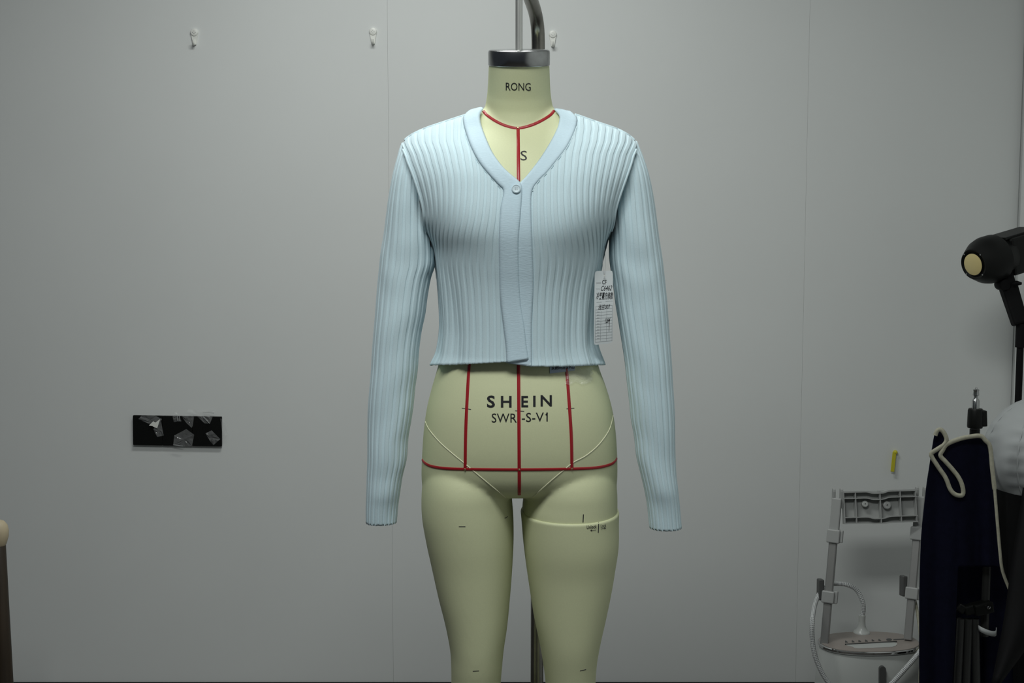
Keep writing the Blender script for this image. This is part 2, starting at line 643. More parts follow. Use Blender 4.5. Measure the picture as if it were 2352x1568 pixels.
def ribbon(name, bvh, pts, width, mat_, parent, n=None, lift=0.0006, dome=0.0006):
    L = sum(math.dist(a, b) for a, b in zip(pts, pts[1:]))
    n = n or max(2, int(L / 6))
    path = smooth_path(pts, n) if len(pts) > 2 else np.linspace(pts[0], pts[1], n)
    ps, ns = [], []
    for q in path:
        p, nn = hit(bvh, q[0], q[1])
        if p is not None:
            ps.append(p)
            ns.append(nn)
    # smooth the normals along the path
    vs, fs = [], []
    m = len(ps)
    for i in range(m):
        t = (ps[min(i + 1, m - 1)] - ps[max(i - 1, 0)]).normalized()
        nn = sum((ns[j] for j in range(max(0, i - 2), min(m, i + 3))), Vector()).normalized()
        s = t.cross(nn).normalized()
        for u, h in ((-0.5, -0.0012), (-0.5, lift), (-0.2, lift + dome), (0.2, lift + dome), (0.5, lift), (0.5, -0.0012)):
            vs.append(ps[i] + s * u * width + nn * h)
    fs = grid_faces(6, m)
    return mesh_obj(name, vs, fs, mat_, parent, smooth=False)


M1 = 1 / 1412.0
for pts in ([(1190, 296), (1190.5, 350), (1191, 416)], [(1191, 834), (1192, 980), (1193, 1136)],
            [(1078, 833), (1074, 900), (1070, 985), (1068.5, 1076)], [(1301, 845), (1306, 910), (1312, 1000), (1313.5, 1076)]):
    ribbon('tape_line', BODY_BVH, pts, 7.2 * M1, M_RED, form)
ribbon('tape_line', BODY_BVH, [(1110.5, 255), (1118, 264), (1138, 278), (1162, 289), (1189, 294.5), (1216, 289), (1242, 278), (1263, 265), (1272.5, 254)], 6.6 * M1, M_RED, form, n=70)
ribbon('tape_line', BODY_BVH, [(970, 1056), (976, 1063), (990, 1070), (1020, 1075), (1068, 1077), (1192, 1078), (1313, 1076.5), (1370, 1073.5), (1400, 1067), (1412, 1060), (1416.5, 1053)], 6.4 * M1, M_RED, form, n=110)
for px, py in ((1189.5, 294.5), (1068.5, 1077), (1192.5, 1077.5), (1313, 1075.5)):
    p, n = hit(BODY_BVH, px, py)
    x, y, a = frame_from(n)
    Mx = Matrix((x, y, a)).transposed().to_4x4()
    Mx.translation = p
    bm = bmesh.new()
    b_lathe(bm, [(0.0016, 0), (0.0016, 0.0016), (0.0009, 0.0022)], 10, Mx)
    bm_obj('tape_pin', bm, M_BRASS, form, smooth=True)
for pts in ([(975, 962), (985, 985), (1010, 1015), (1040, 1042), (1066, 1063), (1092, 1085), (1122, 1110), (1150, 1133), (1161, 1143)],
            [(1409, 948), (1400, 985), (1376, 1020), (1346, 1046), (1318, 1061), (1300, 1075), (1270, 1100), (1245, 1122), (1224, 1141)]):
    ribbon('groin_piping', BODY_BVH, pts, 2.6 * M1, M_CORD, form, lift=0.0003, dome=0.0005)
for pts in ([(1061, 937), (1082, 940)], [(1183, 943), (1204, 944.3)], [(1301, 938.5), (1319, 937)], [(1054, 1209), (1069, 1209)], [(1159, 1190), (1166, 1186)],
            [(1086, 1541), (1100, 1540)], [(1332, 1540), (1346, 1537)]):
    ribbon('pen_mark', BODY_BVH, pts, 1.6 * M1, M_PEN, form, n=6, lift=0.0003, dome=0.0)
for pts in ([(1340, 1181), (1339, 1199.5)], [(1375, 1199), (1374, 1223)]):
    ribbon('joint_mark', BODY_BVH, pts, 2.0 * M1, M_INK, form, n=6, lift=0.0003, dome=0.0)


def text_mesh(s, bold=0.0):
    cu = bpy.data.curves.new('t', 'FONT')
    cu.body = s
    cu.size = 1
    cu.offset = bold
    cu.resolution_u = 3
    o = bpy.data.objects.new('t', cu)
    COL.objects.link(o)
    bpy.context.view_layer.update()
    dg = bpy.context.evaluated_depsgraph_get()
    me = bpy.data.meshes.new_from_object(o.evaluated_get(dg))
    v = np.array([tuple(q.co) for q in me.vertices]).reshape(-1, 3)
    f = [tuple(p.vertices) for p in me.polygons]
    bpy.data.objects.remove(o)
    bpy.data.curves.remove(cu)
    bpy.data.meshes.remove(me)
    return v, f


def put_text(name, s, box, bvh, mat_, parent, bold=0.0, lift=0.0004, shear=(0.0, 0.0), fit=True):
    """box = photo pixels x0, y0 (top), x1, y1 (bottom); the text is laid on the surface seen there"""
    v, f = text_mesh(s, bold)
    lo, hi = v.min(0), v.max(0)
    x0, y0, x1, y1 = box
    vs = []
    for q in v:
        u = (q[0] - lo[0]) / max(1e-6, hi[0] - lo[0])
        w = (q[1] - lo[1]) / max(1e-6, hi[1] - lo[1])
        px = x0 + u * (x1 - x0) + shear[0] * w
        py = y1 + w * (y0 - y1) + shear[1] * u
        p, n = hit(bvh, px, py)
        if p is None:
            p, n = P(px, py, 0), Vector((0, -1, 0))
        vs.append(p + n * lift)
    return mesh_obj(name, vs, f, mat_, parent, smooth=False)


put_text('lettering', 'RONG', (1162, 189.5, 1219, 207.5), BODY_BVH, M_INK, form, shear=(0, 1))
put_text('lettering', 'S', (1195.5, 346.5, 1210.5, 368.5), BODY_BVH, M_INK, form)
for ch, x0, x1, y0, y1 in (('S', 1118.5, 1137, 908, 936), ('H', 1150.5, 1175, 909, 935.5), ('E', 1197.5, 1213, 909, 935), ('I', 1224.5, 1230, 908.5, 934), ('N', 1241.5, 1267.5, 907, 933)):
    put_text('lettering', ch, (x0, y0, x1, y1), BODY_BVH, M_INK, form, bold=0.022, lift=0.0005)
put_text('lettering', 'SWR', (1129.5, 949, 1187, 970), BODY_BVH, M_INK, form, lift=0.0005)
put_text('lettering', '-S-V1', (1198.5, 948, 1258, 969), BODY_BVH, M_INK, form, lift=0.0005, shear=(0, -1.5))
put_text('lettering', 'Unlock', (1347.5, 1206.5, 1370, 1214.5), BODY_BVH, M_INK, form, bold=0.01, shear=(0, -2))
put_text('lettering', 'Lock', (1379.5, 1203.5, 1392, 1211.5), BODY_BVH, M_PEN, form, shear=(0, -2))
ribbon('lettering', BODY_BVH, [(1253.6, 952.6), (1257.2, 947.6)], 2.4 * M1, M_INK, form, n=4, lift=0.0008, dome=0.0)
for x0, x1, y0, y1 in ((1369, 1355, 1216.5, 1217.2), (1379, 1391.5, 1214.5, 1212.3)):
    s = 1 if x1 > x0 else -1
    dx = x1 - x0
    out = [(x0, y0 - 0.5), (x1 - s * 4, y1 - 0.5), (x1 - s * 4, y1 - 2.2), (x1, y1), (x1 - s * 4, y1 + 2.2), (x1 - s * 4, y1 + 0.5), (x0, y0 + 0.5)]
    vs = []
    for q in out:
        p, n = hit(BODY_BVH, *q)
        vs.append(p + n * 0.0008)
    mesh_obj('arrow_mark', vs, [tuple(range(7))], M_INK, form, smooth=False)

# paper label and crumpled clear tape on the belly, tucked under the hem
vs, fs = [], []
for j in range(5):
    for i in range(9):
        px = 1262.5 + 57 * i / 8
        py = 826 + (857.8 - 826) * j / 4 - (7.0 * i / 8 if j == 4 else 7.0 * i / 8 * j / 4)
        p, n = hit(BODY_BVH, px, py)
        vs.append(p + n * 0.0010)
lab = mesh_obj('paper_label', vs, grid_faces(9, 5), M_CLEAR, form)
lab['label'] = 'pale blue paper label with handwriting under the hem'
put_text('handwriting', '女装S码连身人台', (1266.5, 836.5, 1319, 849.8), BODY_BVH, M_INK, form, bold=0.012, lift=0.0016, shear=(0, -3.0))
vs = []
rnd = random.Random(7)
for j in range(15):
    for i in range(24):
        px = 1299 + 58 * i / 23 + (2.0 * math.sin(j * 1.3))
        py = 846 + 35 * j / 14 + 3 * math.sin(i * 0.5)
        p, n = hit(BODY_BVH, px, py)
        vs.append(p + n * (0.0012 + 0.0022 * rnd.random()))
tp = mesh_obj('clear_tape', vs, grid_faces(24, 15), M_TAPE, form, smooth=False)

# ------------------------------------------------------------------ neck cap, rod
ccx = xp(1192, 140)
ctl = 0.165
Mcap = Matrix.Translation((ccx, -0.0265, zp(151))) @ Matrix.Rotation(-(-ctl), 4, 'X')
bm = bmesh.new()
b_lathe(bm, [(0.0480, -0.003), (0.0489, -0.0015), (0.0489, 0.0175), (0.0480, 0.0202), (0.0458, 0.0216), (0.040, 0.0218)], 64, Mcap)
capo = bm_obj('neck_cap', bm, M_STEEL, form, smooth=True)
capo['label'] = 'polished steel neck cap'
ROD = P(1192, 60, -0.028)
bm = bmesh.new()
ptop = zp(-36)
b_tube(bm, [(ROD.x, -0.028, zp(128)), (ROD.x, -0.028, ptop)], 0.0057, 20)
bm_obj('hanging_rod', bm, M_ROD, form, smooth=True)

# ------------------------------------------------------------------ stand
PX, PY = P(1236, 200, 0.17).x, 0.17
stand = thing('form_stand', 'worn steel gooseneck stand holding the dress form from behind', 'stand', (PX, PY, 0))
span = Vector((ROD.x - PX, -0.028 - PY, 0))
pole = [(PX, PY, 0.012), (PX, PY, 0.4), (PX, PY, 0.8), (PX, PY, 1.2), (PX, PY, zp(160, PY)), (PX, PY, zp(100, PY))]
for f_, py_ in ((0.04, 62), (0.16, 32), (0.38, 2), (0.62, -22), (0.85, -36), (1.0, -40), (1.08, -40)):
    pole.append((PX + span.x * f_, PY + span.y * f_, zp(py_, PY + span.y * f_)))
pole = [tuple(q) for q in smooth_path(pole[:5], 8)][:-1] + [tuple(q) for q in smooth_path(pole[4:], 40)]
bm = bmesh.new()
b_tube(bm, pole, 0.0116, 28)
bm_obj('pole', bm, M_TUBE, stand, smooth=True)
bm = bmesh.new()
b_lathe(bm, [(0.20, 0.0), (0.20, 0.008), (0.19, 0.013), (0.03, 0.016), (0.024, 0.05), (0.013, 0.055)], 48, Matrix.Translation((PX, PY, 0)))
bm_obj('base', bm, M_TUBE, stand, smooth=True)

# ------------------------------------------------------------------ cardigan
card = thing('cardigan', 'pale blue ribbed knit cropped cardigan fastened by one button, worn by the dress form', 'cardigan', (0, 0, zp(840)))

SEAML = np.array([(922, 330), (934, 362), (946, 395), (957, 430), (971, 465), (980, 500), (982, 530), (984, 545)], float)
SEAMR = np.array([(1464, 326), (1452, 360), (1441, 390), (1426, 432), (1411, 460), (1403, 490), (1400, 525), (1398, 548)], float)
VL = np.array([(1064, 262), (1065, 280), (1070, 306), (1080, 335), (1099, 372), (1122, 401), (1144, 425), (1157, 438)], float)
VR = np.array([(1325, 262), (1325, 277), (1323, 291), (1315, 314), (1299, 343), (1278, 370), (1257, 396), (1236, 417), (1220, 438)], float)
HEM = np.array([(985, 839.5), (998, 838.5), (1040, 838), (1077, 836.5), (1120, 834), (1151, 832.5), (1185, 832)], float)
HEMR = np.array([(1160, 836), (1177, 840.5), (1228, 841.5), (1266, 842.5), (1330, 841), (1380, 838.5), (1395, 838)], float)
PITCH_N = 17.5      # ribs per quarter of the body
RIBP = [0.0, 0.06, 0.28, 0.48, 0.55, 0.60, 0.66, 0.89, 0.95]
RIBH = [1.0, 1.05, 1.1, 1.05, 1.0, 0.0, -0.05, -0.05, 0.0]
RIBD = 0.0012


def arc_table(z, back):
    t = np.linspace(0, math.pi / 2, 160)
    x, y = sec_point(t, np.full_like(t, z), back)
    s = np.concatenate([[0], np.cumsum(np.hypot(np.diff(x), np.diff(y)))])
    return t, s / s[-1]


ZS = np.linspace(zp(862), zp(238), 620)
ARC = {b: [arc_table(z, b) for z in ZS] for b in (False, True)}

SEAM_H = np.interp(ZS, [zp(q) for q in (545, 530, 500, 465, 430, 395, 362, 330, 300)], [0.147, 0.146, 0.1455, 0.151, 0.1600, 0.1680, 0.1770, 0.1895, 0.194])


def seam_frac(back):
    pys, out = [330, 400, 450, 490], []
    for py in pys:
        z = zp(py)
        h = float(np.interp(-z, -ZS[::-1][::-1], SEAM_H) if False else SEAM_H[int(np.argmin(abs(ZS - z)))])
        t, s = arc_table(z, back)
        W = float(sec(np.array(z))[1])
        ts = math.asin(min(1.0, h / W)**(NEXP / 2))
        out.append(min(1.0, float(np.interp(ts, t, s)) / 0.95))
    zs = [zp(900), zp(660), zp(600)] + [zp(q) for q in pys[::-1]] + [zp(236)]
    fv = [1.0, 1.0, 1.0] + out[::-1] + [out[0]]
    return hermite(ZS, zs, fv)


FRAC = {b: seam_frac(b) for b in (False, True)}
WT = SEAM_H / 0.95


def smoothstep(a, b, x):
    u = np.clip((x - a) / (b - a), 0, 1)
    return u * u * (3 - 2 * u)


def column(c, back=False):
    """points of the rib line c (0 = centre, +-1 = side) at the heights ZS, and whether each is still on the section"""
    ac, sg = abs(c), (1 if c >= 0 else -1)
    cen, W, F, B = sec(ZS)
    t_arc = np.array([np.interp(ac * fr_, s, t) for (t, s), fr_ in zip(ARC[back], FRAC[back])])
    r = ac * WT / W
    t_lin = np.arcsin(np.clip(r, 0, 1)**(NEXP / 2))
    w = smoothstep(zp(505), zp(350), ZS)
    t = t_arc * (1 - w) + t_lin * w
    ok = ~((r >= 0.998) & (ZS > zp(350)))
    x, y = sec_point(sg * t, ZS, back)
    # drape: soft folds running down from the armholes and from under the bust
    pyv = 784 - (ZS - zp(784)) * 1412
    u = np.clip((pyv - 560) / 260, 0, 1)
    fold = 0.0045 * np.sin(ac * 21 + 1.3 * sg + u * 1.5) * u * smoothstep(0.30, 0.6, ac)
    flare = 0.006 * smoothstep(805, 842, pyv)
    nx, ny = np.sin(t) * sg, (-np.cos(t) if not back else np.cos(t))
    d = fold + flare * 0.6
    # gathered cloth at the armpit
    d = d + 0.003 * np.exp(-((pyv - 512) / 26)**2) * smoothstep(0.75, 0.97, ac)
    x = x + nx * d
    y = y + ny * d
    return np.stack([x, y, ZS], 1), ok


def project_many(p):
    v = p - np.array(CAM)
    dpt = v @ np.array(FWD)
    return 1176 + v[:, 0] * FPX / dpt, 784 - (v @ np.array(UPV)) * FPX / dpt


def panel(name, cs, side, back=False, rows=120, mat_=None):
    """build a ribbed panel from the rib columns cs = [(c, height)]"""
    cols = []
    for c, h in cs:
        p, ok = column(c, back)
        px, py = project_many(p)
        v = ok.copy()
        if side <= 0 or back:
            s = np.interp(py, SEAML[:, 1], SEAML[:, 0])
            v &= ~((px < s - 6) & (py < 520) & (c < -0.955) & (py > 300))
        if side >= 0 or back:
            s = np.interp(py, SEAMR[:, 1], SEAMR[:, 0])
            v &= ~((px > s + 6) & (py < 515) & (c > 0.955) & (py > 300))
        if not back:
            if side < 0:
                s = np.interp(px - 9, VL[:, 0], VL[:, 1])
                v &= ~((px > 1064) & (py < s - 6))
                lo = py < np.interp(px, HEM[:, 0], HEM[:, 1])
            else:
                s = np.interp(-px - 9, -VR[:, 0], VR[:, 1])
                v &= ~((px < 1325) & (py < s - 6))
                lo = py < np.interp(px, HEMR[:, 0], HEMR[:, 1])
        else:
            lo = ZS > zp(838)
            v &= ~((np.abs(px - 1192) < 140) & (ZS > zp(270)))
        v &= ~((abs(c) > 0.955) & (ZS > zp(560 - 60 * (1 - abs(c)) / 0.045)))
        i0 = int(np.argmax(lo))
        bad = np.where(~v[i0:])[0]
        i1 = (i0 + bad[0] - 1) if len(bad) else len(ZS) - 1
        i1 = max(i1, i0 + 10)
        q = p[i0:i1 + 1]
        # exact hem: slide the first point to the hem line
        d = np.concatenate([[0], np.cumsum(np.linalg.norm(np.diff(q, axis=0), axis=1))])
        s = np.linspace(0, d[-1], rows)
        cols.append(np.stack([np.interp(s, d, q[:, k]) for k in range(3)], 1))
    G = np.array(cols)                 # columns, rows, 3
    # average heights of neighbouring ends a little so that the edges run clean
    du = np.gradient(G, axis=0)
    dv = np.gradient(G, axis=1)
    N = np.cross(du, dv)
    N /= np.linalg.norm(N, axis=2, keepdims=True) + 1e-12
    mid = np.array([0.0, 0.006, 0])
    flip = np.sign(np.sum((G - mid) * N * np.array([1, 1, 0]), axis=2).mean())
    N *= flip
    H = np.array([h for c, h in cs])[:, None, None]
    fade = np.minimum(1.0, 0.25 + (1 - np.linspace(0, 1, rows)) / 0.05)[None, :, None]
    G = G + N * (H * RIBD * fade)
    nu, nv = G.shape[0], G.shape[1]
    vs = G.transpose(1, 0, 2).reshape(-1, 3)
    o = mesh_obj(name, vs, grid_faces(nu, nv), mat_ or M_KNIT, card)
    bm = bmesh.new()
    bm.from_mesh(o.data)
    bmesh.ops.recalc_face_normals(bm, faces=bm.faces)
    f0 = bm.faces[len(bm.faces) // 2] if bm.faces.ensure_lookup_table() is None else None
    c0 = f0.calc_center_median()
    if (c0.x * f0.normal.x + (c0.y - 0.006) * f0.normal.y) < 0:
        bmesh.ops.reverse_faces(bm, faces=bm.faces)
    bm.to_mesh(o.data)
    bm.free()
    sm = o.modifiers.new('thickness', 'SOLIDIFY')
    sm.thickness = 0.0018
    sm.offset = -1
    return o


def rib_cols(c0, c1):
    out = []
    k0, k1 = math.floor(c0 * PITCH_N) - 1, math.ceil(c1 * PITCH_N) + 1
    for k_ in range(k0, k1 + 1):
        for p, h in zip(RIBP, RIBH):
            c = (k_ + p) / PITCH_N
            if c0 <= c <= c1:
                out.append((c, h))
    return out


fl = panel('front_panel', rib_cols(-1.0, -0.055), -1)
fr = panel('front_panel', rib_cols(0.05, 1.0), 1)
bk = panel('back_panel', rib_cols(-1.0, 1.0), 0, back=True, rows=60)


# surface of the bare cardigan front, used to lay bands on it
def front_mesh():
    vs = []
    tt_ = np.linspace(-1.50, 1.50, 121)
    zz = np.linspace(zp(880), zp(239), 220)
    for z in zz:
        x, y = sec_point(tt_, np.full_like(tt_, z))
        vs += [(a, b, z) for a, b in zip(x, y)]
    return BVHTree.FromPolygons([tuple(map(float, v)) for v in vs], grid_faces(121, 220))


FRONT = front_mesh()


def band(name, inner, outer, lift, mat_, n=110, across=9, th=0.0022, skirt=0.0):
    a = smooth_path(inner, n)
    b = smooth_path(outer, n)
    vs = []
    for i in range(n):
        for j in range(across):
            u = j / (across - 1)
            q = a[i] * (1 - u) + b[i] * u
            p, nn = hit(FRONT, q[0], q[1])
            if p is None:
                for k_ in range(1, 40):
                    p, nn = hit(FRONT, q[0] + (0.25 if q[0] < 1192 else -0.25) * k_, q[1] + k_)
                    if p is not None:
                        p = p + Vector(((-0.25 if q[0] < 1192 else 0.25) * k_ / 1412, 0.0012 * k_, k_ * 0.7 / 1412))
                        break
            edge = min(1.0, min(u, 1 - u) * 8)
            vs.append(p + nn * (lift * (0.45 + 0.55 * math.sqrt(edge))))
    o = mesh_obj(name, vs, grid_faces(across, n), mat_, card)
    bm = bmesh.new()
    bm.from_mesh(o.data)
    bmesh.ops.recalc_face_normals(bm, faces=bm.faces)
    bm.faces.ensure_lookup_table()
    if bm.faces[len(bm.faces) // 2].normal.y > 0:
        bmesh.ops.reverse_faces(bm, faces=bm.faces)
    bm.to_mesh(o.data)
    bm.free()
    sm = o.modifiers.new('thickness', 'SOLIDIFY')
    sm.thickness = th
    sm.offset = -1
    return o


RB_in = [(1272, 251), (1284, 266), (1284, 280), (1279, 297), (1265, 325), (1244, 359), (1225, 385), (1207, 407), (1194, 421), (1180, 450), (1178, 520), (1180, 620), (1180, 720), (1178, 800), (1166, 834)]
RB_out = [(1313, 258), (1325, 272), (1325, 283), (1323, 293), (1315, 314), (1299, 343), (1278, 370), (1257, 396), (1236, 417), (1222, 440), (1220, 480), (1223, 582), (1225, 659), (1221, 748), (1222, 842)]
LB_in = [(1112, 251), (1104, 266), (1104, 280), (1108, 296), (1120, 327), (1133, 354), (1154, 383), (1173, 401), (1190, 415), (1200, 432), (1198, 480), (1192, 556), (1193, 633), (1197, 697), (1205, 748), (1211, 799), (1215, 825)]
LB_out = [(1078, 258), (1065, 270), (1064, 280), (1066, 292), (1070, 306), (1080, 335), (1099, 372), (1122, 401), (1144, 425), (1156, 440), (1149, 480), (1146, 540), (1147, 608), (1149, 684), (1157, 755), (1162, 800), (1163, 833)]
rb = band('neck_band', RB_in, RB_out, 0.0026, M_BAND)
lb = band('neck_band', LB_in, LB_out, 0.0050, M_BAND)

# the band behind the neck
vs = []
for i in range(41):
    a = math.pi * (0.13 + 0.74 * i / 40)
    for u in (0, 0.33, 0.66, 1):
        r = 0.064 + 0.022 * u * math.sin(a)
        vs.append((xp(1193, 250) + r * 1.0 * math.cos(a), 0.004 + (r * 1.22) * math.sin(a), zp(262) + 0.018 * math.sin(a) - 0.013 * u * u))
nb = mesh_obj('back_neck_band', vs, grid_faces(4, 41), M_BAND, card)
sm = nb.modifiers.new('thickness', 'SOLIDIFY')
sm.thickness = 0.002

# stitched line beside the bands
for pts in (LB_out[3:10], RB_out[3:10]):
    s = 1 if pts[0][0] > 1192 else -1
    ribbon('band_seam', FRONT, [(x + s * 1.5, y - 1) for x, y in pts], 0.0016, M_KNIT, card, lift=0.0011, dome=0.0004)


# ---- sleeves
def sleeve(rows, seam, sgn, nrib, name='sleeve'):
    T = np.array(rows, float)[::-1]
    z = np.array([zp(r[0]) for r in T])
    xo = np.array([xp(r[1], r[0]) for r in T])
    xi = np.array([xp(r[2], r[0]) for r in T])
    yc, b = T[:, 3], T[:, 4]
    zz = np.linspace(z[0], z[-1], 260)
    O, I, C, Bd = (hermite(zz, z, q) for q in (xo, xi, yc, b))
    cols, hs = [], []
    nrow = 150
    for k_ in range(nrib):
        for p_, h_ in zip(RIBP, RIBH):
            ph = 2 * math.pi * (k_ + p_) / nrib + 0.12
            ca, sa = math.cos(ph), math.sin(ph)
            e = 2.15
            cx = math.copysign(abs(ca)**(2 / e), ca)
            sy = math.copysign(abs(sa)**(2 / e), sa)
            half = (I - O) / 2 * 1.0
            # slow wrinkles
            pyv = 784 - (zz - zp(784)) * 1412
            wr = 0.0016 * np.sin(pyv / 31 + 2.2 * ca) * np.sin(pyv / 83 + 3 * sa + sgn) + 0.0012 * np.sin(pyv / 17 + 5 * sa) * np.exp(-((pyv - 620) / 70)**2)
            x = (O + I) / 2 + half * cx * 1.0
            y = C + Bd * sy + wr * np.sign(sy) * abs(sa)
            p = np.stack([x, y, zz], 1)
            px, py = project_many(p)
            s = np.interp(py, seam[:, 1], seam[:, 0])
            bad = (py < seam[-1, 1]) & (((px > s + 5) if sgn < 0 else (px < s - 5)))
            w = np.where(bad)[0]
            i1 = w[0] if len(w) else len(zz) - 1
            q = p[:max(i1, 10) + 1]
            d = np.concatenate([[0], np.cumsum(np.linalg.norm(np.diff(q, axis=0), axis=1))])
            ss = np.linspace(0, d[-1], nrow)
            cols.append(np.stack([np.interp(ss, d, q[:, k]) for k in range(3)], 1))
            hs.append(h_)
    G = np.array(cols)
    du = np.roll(G, -1, 0) - np.roll(G, 1, 0)
    dv = np.gradient(G, axis=1)
    N = np.cross(du, dv)
    N /= np.linalg.norm(N, axis=2, keepdims=True) + 1e-12
    cen = G.mean(axis=0, keepdims=True)
    N *= np.sign(np.sum((G - cen) * N, axis=2).mean())
    G = G + N * (np.array(hs)[:, None, None] * RIBD * 1.1)
    nu, nv = G.shape[:2]
    vs = G.transpose(1, 0, 2).reshape(-1, 3)
    fs = grid_faces(nu, nv, True)
    o = mesh_obj(name, vs, fs, M_KNIT, card)
    bm = bmesh.new()
    bm.from_mesh(o.data)
    bmesh.ops.recalc_face_normals(bm, faces=bm.faces)
    bm.to_mesh(o.data)
    bm.free()
    sm = o.modifiers.new('thickness', 'SOLIDIFY')
    sm.thickness = 0.0016
    sm.offset = -1
    return o


SL = [(328, 923, 985, 0.012, 0.020), (340, 919, 985, 0.010, 0.032), (360, 914, 985, 0.008, 0.044), (392, 906, 986, 0.004, 0.052), (453, 895, 989, 0.0, 0.056), (500, 889, 992, -0.002, 0.057), (540, 884, 996, -0.004, 0.056),
      (583, 877, 1000, -0.006, 0.054), (605, 875, 999, -0.007, 0.053), (637, 872, 989, -0.009, 0.051), (675, 869, 982, -0.011, 0.050), (721, 866, 976, -0.014, 0.048), (759, 863, 968, -0.016, 0.047), (809, 859.5, 962, -0.019, 0.045), (843, 858, 960, -0.021, 0.044),
      (889, 854.5, 954, -0.024, 0.042), (924, 852, 951, -0.026, 0.041), (965, 851, 945, -0.028, 0.039), (993, 851, 940, -0.029, 0.038), (1051, 851, 935, -0.032, 0.036), (1079, 850, 928, -0.033, 0.034), (1122, 849, 921, -0.034, 0.0325), (1142, 848, 918, -0.034, 0.030), (1187, 848, 914, -0.036, 0.026)]
SR = [(324, 1463, 1402, 0.012, 0.020), (338, 1468, 1402, 0.010, 0.032), (360, 1476, 1402, 0.008, 0.044), (391, 1485.5, 1401, 0.004, 0.052), (450, 1498, 1399, 0.0, 0.056), (500, 1505, 1398, -0.002, 0.057), (541, 1510, 1400, -0.004, 0.056),
      (596, 1518, 1401, -0.007, 0.054), (652, 1524, 1409, -0.010, 0.051), (695, 1528, 1414, -0.012, 0.049), (727, 1530, 1419, -0.014, 0.048), (778, 1533.5, 1427, -0.017, 0.046), (833, 1537, 1435, -0.020, 0.044), (866, 1538.5, 1438, -0.022, 0.043),
      (919, 1541.5, 1444, -0.026, 0.041), (954, 1543, 1447, -0.027, 0.040), (993, 1543, 1454, -0.029, 0.038), (1039, 1543.5, 1459, -0.031, 0.036), (1077, 1545, 1468, -0.033, 0.034), (1115, 1549, 1477, -0.034, 0.0325), (1136, 1551.5, 1481, -0.034, 0.030), (1199, 1557, 1488, -0.036, 0.026)]
sleeve(SL, SEAML, -1, 22)
sleeve(SR, SEAMR, 1, 22)

# sleeve seams, along the edge of the front panels
for sg in (-1, 1):
    p_, ok_ = column(sg * 0.954)
    k_ = (ZS > zp(530)) & ok_ & (ZS < zp(334))
    q_ = smooth_path([tuple(v) for v in p_[k_][::15]], 60)
    q_ = q_ + np.array((sg * 0.0012, -0.0004, 0))
    bm = bmesh.new()
    b_tube(bm, q_, 0.0022, 8)
    bm_obj('armhole_seam', bm, M_KNIT, card, smooth=True)

# shoulder seams along the ridge where front and back meet
for sg in (-1, 1):
    q_ = []
    for c_ in np.linspace(0.42, 0.915, 24):
        p_, ok_ = column(sg * c_)
        bad = np.where(~ok_)[0]
        k_ = (bad[0] - 1) if len(bad) else len(ZS) - 1
        q_.append(tuple(p_[k_] + np.array((0, 0.004, -0.0012))))
    bm = bmesh.new()
    b_tube(bm, smooth_path(q_, 50), 0.0040, 10)
    bm_obj('shoulder_seam', bm, M_KNIT, card, smooth=True)

# button
p, n = hit(FRONT, 1185.5, 436.5)
x, y, a = frame_from(n)
Mb = Matrix((x, y, a)).transposed().to_4x4()
Mb.translation = p + n * 0.0052
btn = bmesh.new()
b_lathe(btn, [(0.0066, 0.0), (0.0070, 0.0012), (0.0068, 0.0024), (0.0058, 0.0029), (0.0050, 0.0022), (0.0030, 0.0020)], 32, Mb)
btn = bm_obj('button', btn, M_BUTTON, card, smooth=True)
for sx in (-1, 1):
    for sy in (-1, 1):
        bm = bmesh.new()
        b_lathe(bm, [(0.0007, 0.0016), (0.0007, 0.0024)], 8, Mb @ Matrix.Translation((sx * 0.0013, sy * 0.0013, 0)))
        bm_obj('thread_hole', bm, M_PRINT, btn)

# ------------------------------------------------------------------ hang tag
YT = -0.062
tg = thing('hang_tag', 'white card hang tag with black handwriting on a thin thread', 'tag', P(1386, 792, YT))
prof = [(1366.5, 1407.5, 622.5, 621.0), (1365.0, 1408.5, 700, 699), (1364.0, 1407.5, 792.5, 787)]
outl = rrect(43.0, 168, 4.5, 5)
vs, nn_ = [], 0
vfront = []


def tagpt(u, v, dy=0.0):
    """u, v in 0..1 across and down the card"""
    l = np.interp(v, [0, 0.45, 1], [1366.0, 1365.0, 1364.0])
    r = np.interp(v, [0, 0.45, 1], [1407.5, 1408.5, 1407.0])
    top, bot = 622.5 - 1.5 * u, 792.5 - 5 * u
    Y = YT - 0.004 * math.sin(v * 3.0) + 0.006 * u
    return P(l + (r - l) * u, top + (bot - top) * v, Y + dy)


nu, nv = 9, 25
for dy in (0, 0.0006):
    for j in range(nv):
        for i in range(nu):
            u, v = i / (nu - 1), j / (nv - 1)
            # rounded corners
            cu, cv = (u - 0.5) * 43, (v - 0.5) * 169
            qx, qy = abs(cu) - (21.5 - 5), abs(cv) - (84.5 - 5)
            if qx > 0 and qy > 0:
                L = math.hypot(qx, qy)
                if L > 5:
                    cu -= math.copysign(qx - qx * 5 / L, cu)
                    cv -= math.copysign(qy - qy * 5 / L, cv)
            vs.append(tagpt(cu / 43 + 0.5, cv / 169 + 0.5, dy))
g = grid_faces(nu, nv)
off = nu * nv
fs = g + [tuple(reversed([i + off for i in f])) for f in g]
bd = [i for i in range(nu)] + [j * nu + nu - 1 for j in range(1, nv)] + [(nv - 1) * nu + i for i in range(nu - 2, -1, -1)] + [j * nu for j in range(nv - 2, 0, -1)]
for a_, b_ in zip(bd, bd[1:] + bd[:1]):
    fs.append((b_, a_, a_ + off, b_ + off))
mesh_obj('card', vs, fs, M_CARD, tg, smooth=False)
TAGB = BVHTree.FromPolygons([tuple(tagpt(i / 8, j / 24)) for j in range(25) for i in range(9)], g)
